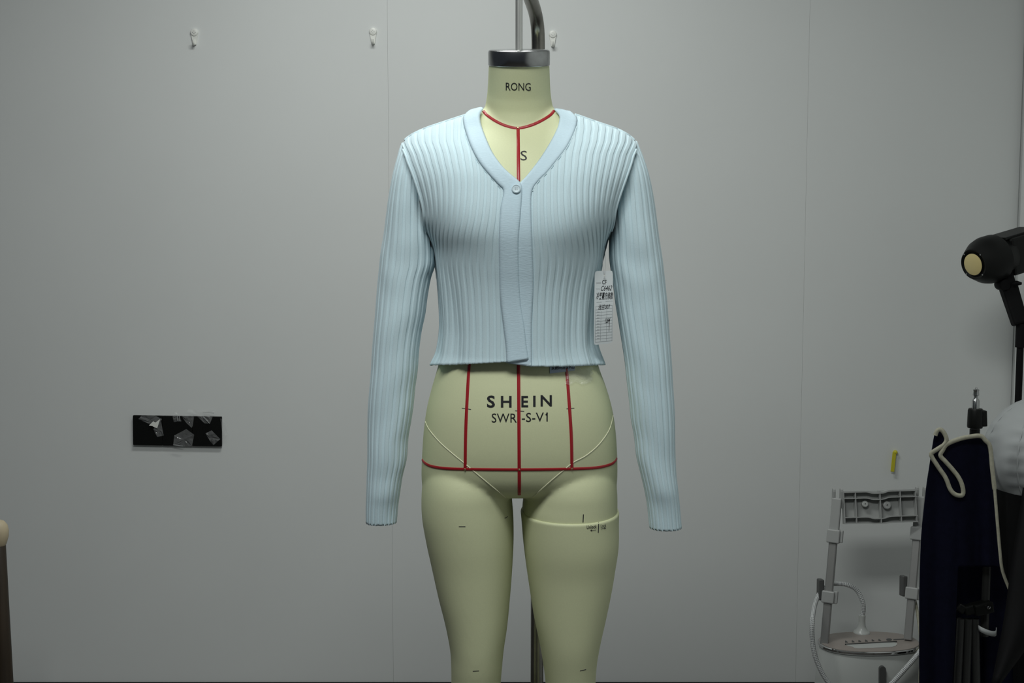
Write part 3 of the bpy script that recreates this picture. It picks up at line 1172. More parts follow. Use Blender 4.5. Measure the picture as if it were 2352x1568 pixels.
put_text('lettering', 'CF', (1383, 643, 1393, 652.5), TAGB, M_INK, tg, bold=0.012, lift=0.0004)
ribbon('printed_mark', TAGB, [(1369.5, 649.8), (1380.5, 649)], 0.0022, M_PALE, tg, n=6, lift=0.0002, dome=0.0)
put_text('handwriting', 'C6462', (1379, 656, 1404, 667.5), TAGB, M_INK, tg, lift=0.0004, shear=(3, -1))
put_text('handwriting', '冷莱蔓方修款', (1368.5, 671, 1407, 688), TAGB, M_INK, tg, bold=0.008, lift=0.0004, shear=(2, -1))
put_text('handwriting', '浅兰007', (1373, 699, 1400, 711.5), TAGB, M_INK, tg, lift=0.0004, shear=(2, -2))
put_text('handwriting', '1264', (1389, 731, 1400, 742), TAGB, M_INK, tg, bold=0.008, lift=0.0004, shear=(2, -2))
lines = [((1369, 663), (1379, 663)), ((1370, 694), (1382, 693)), ((1391, 692), (1407, 691))]
for k_ in range(13):
    y = 704.5 + 6.75 * k_
    lines.append(((1367.5, y), (1406.3, y - 3.6)))
lines += [((1380.5, 714), (1379, 783)), ((1394, 702), (1392.5, 782)), ((1368.4, 704), (1367, 786)), ((1406.5, 701), (1405.5, 782))]
for a_, b_ in lines:
    ribbon('printed_line', TAGB, [a_, b_], 0.0004, M_PRINT, tg, n=8, lift=0.0002, dome=0.0)
ribbon('pen_stroke', TAGB, [(1400, 735), (1398.5, 761)], 0.0006, M_PEN, tg, n=6, lift=0.0003, dome=0.0)
for k_ in range(10):
    y = 716.5 + 6.75 * k_
    for x in (1372.6, 1375.4):
        ribbon('printed_mark', TAGB, [(x, y - 1.2), (x, y + 1.4)], 0.0011, M_PRINT, tg, n=4, lift=0.0002, dome=0.0)
for xa, xb_ in ((1386, 1384.5), (1389.5, 1390)):
    ps = [P(1389, 541, -0.03), P((xa + 1388) / 2 + (xb_ - 1388) * 0.5, 580, -0.045), P(xb_, 612, -0.056), P(1388, 633, YT - 0.0006)]
    tube_obj('thread', smooth_path([tuple(q) for q in ps], 20), 0.00032, M_THREAD, tg, n=6)
bm = bmesh.new()
q = P(1388, 633, YT - 0.002)
b_lathe(bm, [(0.0011, 0), (0.0011, 0.0008)], 12, Matrix.Translation(q) @ Matrix.Rotation(math.pi / 2, 4, 'X'))
bm_obj('eyelet', bm, M_HOOK, tg)

# ------------------------------------------------------------------ things on the wall
hooks = [(447, 66, 'white nail hook on the first wall panel, far from the seam'), (857, 64, 'white nail hook just beside the wall panel seam'), (1269.5, 70, 'white nail hook behind the gooseneck of the stand')]
for hx, hy, lb_ in hooks:
    c = P(hx, hy + 9, WY)
    t = thing('wall_hook', lb_, 'hook', c, 'white wall hooks')
    bm = bmesh.new()
    b_lathe(bm, [(0.0108, 0), (0.0108, 0.004), (0.0095, 0.0065), (0.006, 0.0075)], 28, Matrix.Translation(c) @ Matrix.Rotation(math.pi / 2, 4, 'X'))
    d = bm_obj('disc', bm, M_HOOK, t, smooth=True)
    for sx, sz in ((-1, 0), (1, 0), (0, -1), (0, 1)):
        bm = bmesh.new()
        b_lathe(bm, [(0.0009, 0.007), (0.0009, 0.0079)], 8, Matrix.Translation(c + Vector((sx * 0.0035, 0, sz * 0.0035))) @ Matrix.Rotation(math.pi / 2, 4, 'X'))
        bm_obj('nail', bm, M_STEEL, d)
    bm = bmesh.new()
    poly = [(-0.0098, -0.004), (0.0098, -0.004), (0.0045, -0.034), (-0.0045, -0.034)]
    Mh = Matrix.Translation(c) @ Matrix(((1, 0, 0, 0), (0, 0, -1, 0), (0, 1, 0, 0), (0, 0, 0, 1)))
    b_prism(bm, poly, Mh, 0.0, 0.0045)
    bm_obj('plate', bm, M_HOOK, t, bevel=0.001)
    pts = [c + Vector((0, -0.004, -0.020)), c + Vector((0, -0.006, -0.030)), c + Vector((0, -0.012, -0.0335)), c + Vector((0, -0.017, -0.029)), c + Vector((0, -0.018, -0.022))]
    bm = bmesh.new()
    b_tube(bm, smooth_path([tuple(q) for q in pts], 16), 0.0032, 10)
    bm_obj('prong', bm, M_HOOK, t, smooth=True)

# black three-gang socket plate with scraps of clear tape
sc = P(409.5, 988, WY)
ux = (P(510, 989.5, WY) - P(308, 986, WY))
tilt_s = -math.atan2(ux.z, ux.x)
SW, SH = abs(P(511, 988, WY).x - P(307.5, 988, WY).x), (P(409, 954, WY) - P(409, 1022, WY)).z
sk = thing('wall_socket', 'black three-gang wall socket plate with scraps of clear tape', 'socket', sc)
Ms = Matrix.Translation(sc) @ Matrix.Rotation(tilt_s, 4, 'Y') @ Matrix(((1, 0, 0, 0), (0, 0, -1, 0), (0, 1, 0, 0), (0, 0, 0, 1)))
bm = bmesh.new()
b_prism(bm, rrect(SW - 0.002, SH - 0.002, 0.003, 3), Ms, 0.0, 0.006)
bm_obj('back_box', bm, M_BLACKM, sk)
for k_ in range(3):
    cx = (k_ - 1) * SW / 3
    bm = bmesh.new()
    b_prism(bm, [(cx + a, b) for a, b in rrect(SW / 3 - 0.0006, SH, 0.002, 3)], Ms, 0.003, 0.011)
    mod = bm_obj('socket_module', bm, M_BLACK, sk, bevel=0.0008)
    for dx, dz, w, h in ((-0.012, 0.008, 0.0022, 0.008), (0.012, 0.008, 0.0022, 0.008), (-0.009, -0.012, 0.006, 0.0022), (0.009, -0.012, 0.006, 0.0022), (0, -0.022, 0.0022, 0.007)):
        bm = bmesh.new()
        b_prism(bm, [(cx + dx + a, dz + b) for a, b in rrect(w, h, 0.0004, 1)], Ms, 0.0105, 0.0112)
        bm_obj('pin_slot', bm, M_BLACKM, mod)
scraps = [[(318, 962), (326, 953), (352, 952), (372, 962), (360, 984), (340, 972)],
          [(396, 952), (400, 944), (410, 950), (417, 967), (399, 969)],
          [(415, 953), (446, 953), (443, 977), (440, 982), (428, 971)],
          [(432, 940), (462, 941), (494, 943), (490, 953), (482, 973), (470, 972), (452, 955), (425, 953)],
          [(400, 1000), (428, 985), (446, 998), (441, 1024), (418, 1025), (398, 1021)],
          [(472, 995), (486, 988), (506, 1008), (490, 1022), (482, 1012)],
          [(352, 985), (370, 968), (376, 1000), (361, 1003)],
          [(506, 960), (516, 965), (523, 998), (512, 1002)]]
for si, pl in enumerate(scraps):
    rr = random.Random(si)
    c0 = np.mean(pl, axis=0)
    bm = bmesh.new()
    vc = bm.verts.new(P(c0[0], c0[1], WY - 0.0135))
    rings_ = []
    for f_ in (0.5, 1.0):
        r_ = []
        m = len(pl)
        for i in range(m * 3):
            a_, b_ = np.array(pl[i // 3], float), np.array(pl[(i // 3 + 1) % m], float)
            q = a_ + (b_ - a_) * ((i % 3) / 3)
            q = c0 + (q - c0) * f_
            r_.append(bm.verts.new(P(q[0], q[1], WY - 0.0125 - 0.0045 * rr.random())))
        rings_.append(r_)
    n_ = len(rings_[0])
    for i in range(n_):
        j = (i + 1) % n_
        bm.faces.new((vc, rings_[0][i], rings_[0][j]))
        bm.faces.new((rings_[0][i], rings_[1][i], rings_[1][j], rings_[0][j]))
    bm_obj('tape_scrap', bm, M_TAPE, sk)
# torn white backing left on one scrap
pl = [(342, 977), (352, 967), (357, 970), (368, 962), (361, 983), (355, 981), (350, 978)]
bm = bmesh.new()
bm.faces.new([bm.verts.new(P(a_, b_, WY - 0.0185)) for a_, b_ in pl])
bm_obj('paper_scrap', bm, M_HOOK, sk)
for a_, b_ in (((467, 957), (481, 972)), ((466, 946), (492, 948)), ((398, 1021.5), (420, 1024)), ((407, 953), (408, 966)), ((412, 955), (413, 966))):
    tube_obj('tape_crease', [P(a_[0], a_[1], WY - 0.017), P(b_[0], b_[1], WY - 0.018)], 0.0007, M_DIFF, sk, n=6)

# yellow peg
c = P(2056, 1038, WY)
yp = thing('yellow_peg', 'small yellow plastic peg stuck in the wall above the steamer', 'peg', c)
bm = bmesh.new()
b_lathe(bm, [(0.0062, 0), (0.0062, 0.004), (0.0046, 0.009), (0.0025, 0.011)], 20, Matrix.Translation(c) @ Matrix.Rotation(math.pi / 2, 4, 'X'))
bm_obj('head', bm, M_YELLOW, yp, smooth=True)
bm = bmesh.new()
b_bar(bm, P(2054.5, 1038, WY - 0.008), P(2049.5, 1083, WY - 0.012), 0.0105, 0.003)
bm_obj('strip', bm, M_YELLOW, yp, bevel=0.0008)

# ------------------------------------------------------------------ garment steamer
YS = 1.22
cs_ = P(1996, 1474, YS)
ztop = cs_.z
st = thing('garment_steamer', 'white garment steamer with taupe top and two grey telescopic poles', 'garment steamer', (cs_.x, cs_.y, 0))
rotS = math.radians(4.0)
MS = Matrix.Translation((cs_.x, YS, 0)) @ Matrix.Rotation(rotS, 4, 'Z')
sw, sd = 0.268, 0.165


def stad(w, d, n=14, front=0.0):
    """flat-fronted rounded outline"""
    e = 3.2
    out = []
    for i in range(4 * n):
        a = 2 * math.pi * i / (4 * n)
        ca, sa = math.cos(a), math.sin(a)
        out.append((w / 2 * math.copysign(abs(ca)**(2 / 2.35), ca), d / 2 * math.copysign(abs(sa)**(2 / 2.35), sa)))
    return out


def stad_loft(name, prof, m_, sharp=30):
    bm = bmesh.new()
    rings_ = []
    for z, k_ in prof:
        rings_.append([bm.verts.new(MS @ Vector((x, y, z))) for x, y in stad(sw + k_, sd + k_)])
    n_ = len(rings_[0])
    for a_, b_ in zip(rings_, rings_[1:]):
        for i in range(n_):
            j = (i + 1) % n_
            bm.faces.new((a_[i], a_[j], b_[j], b_[i]))
    bm.faces.new(rings_[0][::-1])
    bm.faces.new(rings_[-1])
    return bm_obj(name, bm, m_, st, smooth=True, angle=sharp)


tank = stad_loft('water_tank', [(0.012, 0.004), (0.03, 0.024), (0.08, 0.022), (0.16, 0.008), (ztop - 0.012, -0.006), (ztop - 0.008, -0.012)], M_WHITE, 50)
stad_loft('chrome_band', [(ztop - 0.0085, -0.001), (ztop - 0.006, 0.003), (ztop - 0.001, 0.003), (ztop + 0.001, -0.002)], M_CHROME)
stad_loft('top_panel', [(ztop - 0.002, -0.005), (ztop + 0.002, -0.006), (ztop + 0.003, -0.010)], M_TAUPE)


def on_top(px, py):
    d = ray(px, py)
    return CAM + d * ((ztop + 0.0032 - CAM.z) / d.z)


def top_patch(name, pts, m_, h=0.0008, parent=None):
    bm = bmesh.new()
    a_ = [bm.verts.new(on_top(*q)) for q in pts]
    b_ = [bm.verts.new(on_top(*q) + Vector((0, 0, h))) for q in pts]
    n_ = len(pts)
    for i in range(n_):
        j = (i + 1) % n_
        bm.faces.new((a_[i], a_[j], b_[j], b_[i]))
    bm.faces.new(a_[::-1])
    bm.faces.new(b_)
    return bm_obj(name, bm, m_, parent or st)


top_patch('slide_slot', [(1943, 1481), (1947, 1478.6), (2054, 1475.2), (2060, 1476), (2061, 1479), (2057.5, 1483), (2050, 1485.5), (1974, 1489), (1964, 1488.2), (1956, 1484.5), (1949, 1483)], M_WHITE)
bm = bmesh.new()
b_bar(bm, on_top(1941, 1480.5) + Vector((0, 0, 0.0015)), on_top(2060, 1474) + Vector((0, 0, 0.0015)), 0.003, 0.003, up=Vector((0, 0, 1)))
bm_obj('slot_edge', bm, M_GREYD, st)
top_patch('round_badge', [(2042 + 6.5 * math.cos(a), 1468.6 + 2.6 * math.sin(a)) for a in np.linspace(0, 2 * math.pi, 20, endpoint=False)], M_GREYD)
for k_ in range(6):
    x = 1944 + 15.3 * k_
    y = 1473.5 - 0.75 * k_
    top_patch('setting_mark', [(x - 3, y - 2.5), (x - 1, y - 2.5), (x + 3.5, y + 0.8), (x + 3, y + 1.8), (x - 3, y + 1.8)], M_GREYD, 0.0004)
top_patch('setting_mark', [(2052, 1467.5), (2076, 1466.3), (2076, 1468.3), (2052, 1469.5)], M_GREYD, 0.0004)
# water level window
wx = P(2025, 1540, YS - sd / 2)
q0, q1 = P(2026, 1527, YS - sd / 2 - 0.004), P(2022, 1660, YS - sd / 2 - 0.016)
bm = bmesh.new()
b_prism(bm, [(a, b) for a, b in rrect(0.0165, 0.14, 0.008, 6)], Matrix.Translation((wx.x, YS - sd / 2 - 0.008, q0.z - 0.072)) @ Matrix.Rotation(math.radians(-3), 4, 'X') @ Matrix(((1, 0, 0, 0), (0, 0, -1, 0), (0, 1, 0, 0), (0, 0, 0, 1))), -0.012, 0.006)
bm_obj('level_window', bm, M_GREYD, st)
# spout
c = on_top(1979, 1452)
bm = bmesh.new()
b_lathe(bm, [(0.0225, -0.003), (0.0225, 0.001), (0.020, 0.004), (0.0135, 0.010), (0.0100, 0.020), (0.0088, 0.034), (0.0094, 0.046), (0.0094, 0.048)], 32, Matrix.Translation(c))
bm_obj('hose_socket', bm, M_WHITE, st, smooth=True, angle=60)

# poles
PB = {'l': (P(1894, 1472, YS - 0.01), P(1924, 1128, YS + 0.05)), 'r': (P(2086, 1462, YS + 0.005), P(2115, 1124, YS + 0.075))}
for s_, (a_, b_) in PB.items():
    d_ = b_ - a_
    sg = 1 if s_ == 'l' else 1
    upv = Vector((-0.42 if s_ == 'l' else -0.42, -1, 0))
    for f0, f1, w, m_ in ((-0.02, 0.75, 0.0215, M_ALU), (0.72, 0.955, 0.0250, M_GREYP)):
        bm = bmesh.new()
        b_bar(bm, a_ + d_ * f0, a_ + d_ * f1, w, 0.017, up=upv)
        bm_obj('pole', bm, m_, st, bevel=0.003)
    # clamp collars
    for f0, f1, w in ((0.255, 0.335, 0.033), (0.655, 0.745, 0.034)):
        bm = bmesh.new()
        b_bar(bm, a_ + d_ * f0, a_ + d_ * f1, w, 0.030, up=upv)
        cl = bm_obj('clamp', bm, M_GREYP, st, bevel=0.003)
        side = Vector((1, 0.1, 0)).normalized()
        bm = bmesh.new()
        m0 = a_ + d_ * ((f0 + f1) / 2)
        b_bar(bm, m0 + side * 0.017 - d_.normalized() * 0.016 + Vector((0, -0.010, 0)), m0 + side * 0.017 + d_.normalized() * 0.017 + Vector((0, -0.010, 0)), 0.011, 0.012, up=upv)
        bm_obj('lever', bm, M_GREYP, cl, bevel=0.002)
    bm = bmesh.new()
    b_bar(bm, a_ + d_ * 0.26 + Vector((-0.016, 0.02, 0.0)), a_ + d_ * 0.40 + Vector((-0.020, 0.02, 0)), 0.014, 0.03)
    bm_obj('cable_hook', bm, M_GREYD, st, bevel=0.003)
    # fork at the top: two ears
    for k_, wx_ in ((0, -0.010), (1, 0.010)):
        bm = bmesh.new()
        poly = [(-0.007, -0.045), (0.009, -0.045), (0.009, 0.0), (0.0065, 0.006), (0.0, 0.009), (-0.0055, 0.006), (-0.007, 0.0)]
        base = b_ + Vector((wx_, 0, 0.0))
        Mf = Matrix.Translation(base) @ Matrix(((0, 0, 1, 0), (1, 0, 0, 0), (0, 1, 0, 0), (0, 0, 0, 1)))
        b_prism(bm, poly, Mf, -0.0035, 0.0035)
        bm_obj('fork_ear', bm, M_GREYP, st, bevel=0.001)
# the bridge between the poles: an open ribbed tray
A, B = P(1935, 1129, YS + 0.050), P(2103, 1124, YS + 0.055)
C_ = P(1931, 1203, YS + 0.035)
exx = (B - A).normalized()
ezz = (A - C_)
ezz = (ezz - exx * ezz.dot(exx)).normalized()
eyy = ezz.cross(exx)
MBm = Matrix((exx, eyy, ezz)).transposed().to_4x4()
MBm.translation = A
bw, bh = (B - A).length, (A - C_).length
br = bmesh.new()
b_box(br, (bw / 2, 0.012, -bh / 2), (bw, 0.003, bh), MBm)
bridge = bm_obj('bridge', br, M_GREYP, st, bevel=0.0005)


def wave(x):
    u = x / bw
    return -0.005 * (1 / (1 + math.exp(-(u - 0.36) * 60)) - 1 / (1 + math.exp(-(u - 0.58) * 60)))


for zc, hgt in ((-0.001, 0.004), (-0.018, 0.0022), (-bh * 0.80, 0.0026), (-bh + 0.0015, 0.003)):
    bm = bmesh.new()
    xs_ = np.linspace(0, bw, 40)
    rows_ = []
    for x in xs_:
        z = zc + wave(x) * (1 if zc != -bh + 0.0015 else 0.4)
        rows_.append([bm.verts.new(MBm @ Vector((x, y, z + dz))) for y, dz in ((-0.008, hgt / 2), (0.012, hgt / 2), (0.012, -hgt / 2), (-0.008, -hgt / 2))])
    for r0, r1 in zip(rows_, rows_[1:]):
        for i in range(4):
            j = (i + 1) % 4
            bm.faces.new((r0[i], r0[j], r1[j], r1[i]))
    bm.faces.new(rows_[0])
    bm.faces.new(rows_[-1][::-1])
    bm_obj('rib', bm, M_GREYP, bridge, smooth=False)
for fx in (0.005, 0.165, 0.50, 0.775, 0.985):
    bm = bmesh.new()
    b_box(bm, (bw * fx, 0.002, -bh / 2), (0.0025, 0.019, bh), MBm)
    bm_obj('rib', bm, M_GREYP, bridge)
for fx, fz, rr_ in ((0.30, -0.40, 0.0085), (0.60, -0.46, 0.0105)):
    bm = bmesh.new()
    b_lathe(bm, [(rr_, 0.0), (rr_, 0.012), (rr_ * 0.8, 0.014), (rr_ * 0.25, 0.014), (rr_ * 0.22, 0.010)], 24, MBm @ Matrix.Translation((bw * fx, 0.011, bh * fz)) @ Matrix.Rotation(math.pi / 2, 4, 'X'))
    bm_obj('screw_boss', bm, M_GREYP if fx > 0.5 else M_WHITE, bridge, smooth=True)

# braided hose
M_HOSE = bpy.data.materials.new('braided_hose')
M_HOSE.use_nodes = True
nt = M_HOSE.node_tree
bs = nt.nodes['Principled BSDF']
bs.inputs['Roughness'].default_value = 0.7
at = nt.nodes.new('ShaderNodeUVMap')
ck = nt.nodes.new('ShaderNodeTexBrick')
ck.inputs['Color1'].default_value = (0.03, 0.03, 0.05, 1)
ck.inputs['Color2'].default_value = (0.03, 0.03, 0.05, 1)
ck.inputs['Mortar'].default_value = (0.62, 0.64, 0.63, 1)
ck.inputs['Scale'].default_value = 1.0
ck.inputs['Mortar Size'].default_value = 0.26
ck.inputs['Brick Width'].default_value = 1.0
ck.inputs['Row Height'].default_value = 0.9
ck.offset = 0.0
nt.links.new(at.outputs['UV'], ck.inputs['Vector'])
nt.links.new(ck.outputs['Color'], bs.inputs['Base Color'])


def hose(name, pts3, r, parent):
    path = smooth_path([tuple(q) for q in pts3], 160)
    bm = bmesh.new()
    n = 14
    rings_ = b_tube(bm, path, r, n, cap=False)
    uvl = bm.loops.layers.uv.new('UVMap')
    L = np.concatenate([[0], np.cumsum(np.linalg.norm(np.diff(path, axis=0), axis=1))])
    idx = {}
    for i, rg_ in enumerate(rings_):
        for k in range(n):
            idx[rg_[k]] = (k, i)
    for f in bm.faces:
        ks = [idx[l.vert][0] for l in f.loops]
        wrap = max(ks) - min(ks) > 2
        for l in f.loops:
            k, i = idx[l.vert]
            if wrap and k == 0:
                k = n
            l[uvl].uv = (k / n * 10.0, L[i] / 0.0050)
    return bm_obj(name, bm, M_HOSE, parent, smooth=True)


c_ = c + Vector((0, 0, 0.045))
hose('steam_hose', [c_, P(1983, 1400, c.y), P(1981, 1380, c.y), P(1968, 1355, c.y + 0.01), P(1948, 1343, c.y + 0.02), P(1925, 1340, c.y + 0.03), P(1908, 1341, c.y + 0.02), P(1892, 1350, c.y - 0.03), P(1875, 1378, c.y - 0.06),
                    P(1866, 1420, YS - 0.10), P(1866, 1470, YS - 0.115), P(1877, 1520, YS - 0.12), P(1905, 1570, YS - 0.125), P(1950, 1605, YS - 0.13), P(2000, 1606, YS - 0.13), P(2040, 1577, YS - 0.125), P(2075, 1540, YS - 0.12), P(2108, 1502, YS - 0.10), P(2128, 1470, YS - 0.06), P(2140, 1440, YS - 0.02)], 0.0062, st)
tube_obj('power_cable', smooth_path([tuple(q) for q in (P(2099, 1370, YS + 0.05), P(2106, 1400, YS + 0.02), P(2113, 1450, YS - 0.01), P(2117, 1500, YS - 0.05), P(2114, 1540, YS - 0.08), P(2112, 1600, YS - 0.10), P(2112, 1700, YS - 0.10))], 50), 0.0042, M_BIND, st)

# ------------------------------------------------------------------ studio lamp and its stand
YL = 1.12
ls = thing('light_stand', 'tall black light stand carrying the lamp beside the wall corner', 'light stand', (P(2344, 900, YL).x, YL, 0))
top = P(2345, 752, YL)
bm = bmesh.new()
b_tube(bm, [(top.x, YL, 0.14), (top.x, YL, 0.9), top + Vector((0, 0, -0.04))], 0.0085, 16)
b_tube(bm, [top + Vector((0, 0, -0.05)), top + Vector((0, 0, 0.01))], 0.0125, 16)
bm_obj('pole', bm, M_BLACKM, ls, smooth=True)
for k_ in range(3):
    a = math.radians(90 + 120 * k_)
    tube_obj('leg', [(top.x, YL, 0.42), (top.x + 0.13 * math.cos(a), YL + 0.13 * math.sin(a), 0.012)], 0.009, M_BLACKM, ls)
lamp = thing('studio_lamp', 'black round-nosed studio lamp with yellow emitter on a pistol grip', 'lamp', top)
fc = P(2236, 607, YL)
axl = Vector((-0.86, -0.46, -0.20)).normalized()
xx, yy, zz = frame_from(axl)
Ml = Matrix((xx, yy, zz)).transposed().to_4x4()
Ml.translation = fc
bm = bmesh.new()
b_lathe(bm, [(0.030, -0.004), (0.034, 0.0), (0.0385, 0.001), (0.046, -0.012), (0.056, -0.030), (0.0605, -0.048), (0.0605, -0.075), (0.054, -0.082), (0.050, -0.11)], 48, Ml)
head = bm_obj('lamp_nose', bm, M_BLACK, lamp, smooth=True, angle=40)
bm = bmesh.new()
b_lathe(bm, [(0.0275, 0.0008), (0.0275, 0.0025), (0.0265, 0.003), (0.004, 0.0036)], 40, Ml)
em = bm_obj('emitter', bm, mat('yellow_emitter', (0.62, 0.52, 0.24), 0.35), lamp, smooth=True)
em['label'] = 'yellow phosphor disc'
for k_ in range(4):
    a = math.radians(45 + 90 * k_)
    bm = bmesh.new()
    b_lathe(bm, [(0.002, -0.002), (0.002, 0.0012)], 8, Ml @ Matrix.Translation((0.036 * math.cos(a), 0.036 * math.sin(a), 0)))
    bm_obj('screw', bm, M_STEEL, head)
# rear housing: a box running back from the nose
Mh2 = Ml.copy()
bm = bmesh.new()
b_box(bm, (0, -0.002, -0.152), (0.088, 0.096, 0.115), Ml)
hs_ = bm_obj('housing', bm, M_BLACK, lamp, bevel=0.006)
bm = bmesh.new()
b_box(bm, (0, 0.0475, -0.150), (0.070, 0.008, 0.135), Ml)
bm_obj('top_fin', bm, M_BLACK, lamp, bevel=0.002)
for k_ in range(2):
    bm = bmesh.new()
    b_box(bm, (0.0443, 0.014 - 0.016 * k_, -0.145), (0.0012, 0.007, 0.022), Ml)
    bm_obj('badge_mark', bm, M_GREYD, hs_)
ga, gb = P(2310, 640, YL + 0.03), P(2343, 745, YL)
bm = bmesh.new()
b_bar(bm, ga + Vector((-0.005, 0, 0.02)), ga + (gb - ga) * 0.22, 0.034, 0.034)
b_bar(bm, ga + (gb - ga) * 0.15, gb, 0.041, 0.036, w1=0.036, d1=0.032)
bm_obj('grip', bm, M_BLACKM, lamp, bevel=0.006)
bm = bmesh.new()
kc = P(2304, 654, YL)
b_lathe(bm, [(0.013, -0.02), (0.015, -0.016), (0.015, 0.016), (0.013, 0.02)], 24, Matrix.Translation(kc + Vector((0.006, 0.02, 0))) @ Matrix.Rotation(math.pi / 2, 4, 'X'))
bm_obj('tilt_joint', bm, M_BLACKM, lamp, smooth=True)
bm = bmesh.new()
b_tube(bm, [P(2326, 652, YL), P(2336, 650, YL - 0.005), P(2347, 651, YL - 0.01)], [0.006, 0.0065, 0.003], 12)
bm_obj('lever', bm, M_BLACKM, lamp, smooth=True)

# ------------------------------------------------------------------ second stand behind the navy cloth
YN = 0.80
s2 = thing('folded_stand', 'black light stand with bare steel spigot behind the navy cloth', 'light stand', (P(2243, 1000, YN).x, YN, 0))
sx = P(2241, 930, YN).x


def zN_(py):
    return P(2241, py, YN).z


bm = bmesh.new()
b_lathe(bm, [(0.0085, zN_(938)), (0.0085, zN_(920)), (0.0072, zN_(918)), (0.0048, zN_(914)), (0.0048, zN_(909)), (0.0072, zN_(907)), (0.0060, zN_(899)), (0.0072, zN_(895)), (0.0030, zN_(893)), (0.0018, zN_(889))], 20, Matrix.Translation((sx, YN, 0)))
bm_obj('spigot', bm, M_STEEL, s2, smooth=True)
bm = bmesh.new()
b_lathe(bm, [(0.0165, zN_(982)), (0.0175, zN_(978)), (0.0168, zN_(942)), (0.0150, zN_(938))], 24, Matrix.Translation((sx, YN, 0)))
col_ = bm_obj('collar', bm, M_BLACK, s2, smooth=True)
bm = bmesh.new()
b_bar(bm, P(2257, 942, YN), P(2258, 978, YN), 0.013, 0.022)
bm_obj('clamp_lug', bm, M_BLACK, col_, bevel=0.002)
tube_obj('pole', [(sx, YN, zN_(985)), (sx, YN, zN_(1290))], 0.0115, M_BLACK, s2)
lowx = P(2263, 1400, YN).x
tube_obj('pole', [(sx, YN, zN_(1270)), (lowx, YN, zN_(1300)), (lowx, YN, zN_(1460))], 0.0095, M_DARKTUBE, s2)
bm = bmesh.new()
b_bar(bm, P(2200, 1392, YN - 0.015), P(2216, 1402, YN - 0.02), 0.02, 0.02)
b_bar(bm, P(2214, 1402, YN - 0.02), P(2236, 1396, YN - 0.02), 0.022, 0.02)
b_bar(bm, P(2234, 1400, YN - 0.02), P(2275, 1390, YN - 0.01), 0.026, 0.03)
bm_obj('leg_hub', bm, M_BLACK, s2, bevel=0.003)
bm = bmesh.new()
b_lathe(bm, [(0.004, 0), (0.004, 0.003), (0.002, 0.004)], 12, Matrix.Translation(P(2270, 1394, YN - 0.03)) @ Matrix.Rotation(math.pi / 2, 4, 'X'))
bm_obj('rivet', bm, M_STEEL, s2, smooth=True)
for a_, b_ in (((2207, 1420), (2193, 1700)), ((2240, 1420), (2245, 1700)), ((2225, 1420), (2215, 1700))):
    p1_ = P(b_[0], b_[1], YN - 0.02)
    p1_.z = max(p1_.z, 0.012)
    tube_obj('leg', [P(a_[0], a_[1], YN - 0.01), p1_], 0.009, M_DARKTUBE, s2)
# strap around the legs
ps = [P(2246, 1441, YN - 0.02), P(2254, 1446, YN - 0.03), P(2268, 1452, YN - 0.034), P(2280, 1455, YN - 0.03), P(2288, 1454, YN - 0.02), P(2289, 1446, YN - 0.01)]
path = smooth_path([tuple(q) for q in ps], 20)
vs = []
for q in path:
    vs += [q + np.array((0, 0, 0.0062)), q - np.array((0, 0, 0.0062))]
so = mesh_obj('strap', vs, grid_faces(2, 20), M_DIFF, s2)
so.modifiers.new('thickness', 'SOLIDIFY').thickness = 0.0015

# ------------------------------------------------------------------ navy cloth
nv_ = thing('navy_cloth', 'navy cloth with cream binding draped over the folded light stand', 'cloth', P(2200, 1568, YN))
TOP = np.array([(2110, 1400), (2112, 1330), (2114, 1250), (2118, 1200), (2128, 1110), (2138, 1045), (2145, 1000), (2150, 990), (2158, 985), (2168, 994), (2176, 1014), (2195, 1006), (2225, 1000), (2252, 999), (2268, 1014), (2276, 1040), (2284, 1120), (2290, 1200), (2301, 1298), (2318, 1350)], float)


def cloth(name, x0, x1, bot, Y0, amp, ph, topf=None):
    vs = []
    nu, nv = 90, 50
    for j in range(nv):
        v = j / (nv - 1)
        for i in range(nu):
            px = x0 + (x1 - x0) * i / (nu - 1)
            t_ = float(np.interp(px, TOP[:, 0], TOP[:, 1])) if topf is None else topf(px)
            b_ = bot(px)
            py = t_ + (b_ - t_) * v
            Y = Y0 + amp * math.sin(px / 17.0 + ph + 0.6 * v) * (0.35 + 0.65 * v) + 0.5 * amp * math.sin(px / 7.3 + ph * 2) * v
            vs.append(P(px + 3 * math.sin(v * 5 + ph) * v * (1 if x0 < px < x1 else 0), py, Y))
    o = mesh_obj(name, vs, grid_faces(nu, nv), M_NAVY, nv_)
    o.modifiers.new('thickness', 'SOLIDIFY').thickness = 0.002
    return o


cloth('back_drop', 2111, 2330, lambda px: 1660, YN + 0.075, 0.014, 0.4, lambda px: max(1040 if px > 2150 else 0, float(np.interp(px, TOP[:, 0], TOP[:, 1])) + 4) if px < 2296 else 1300 + (px - 2296) * 2)
cloth('front_flap', 2111, 2304, lambda px: float(np.interp(px, [2110, 2180, 2192, 2200, 2304], [1650, 1650, 1500, 1302, 1300])), YN - 0.035, 0.010, 1.1)
BP = [(2148, 1000), (2152, 990), (2159, 986), (2167, 992), (2174, 1008), (2169, 1020), (2155, 1030), (2140, 1040), (2140, 1048), (2155, 1072), (2172, 1097), (2182, 1122), (2192, 1134), (2205, 1138), (2212, 1134), (2211, 1118), (2203, 1098), (2188, 1078), (2172, 1060), (2160, 1046),
      (2165, 1034), (2175, 1020), (2200, 1009), (2225, 1003), (2252, 1001), (2264, 1012), (2274, 1026), (2279, 1075), (2284, 1120), (2290, 1190), (2297, 1270), (2303, 1312), (2318, 1352)]
path = smooth_path(BP, 240)
vs = []
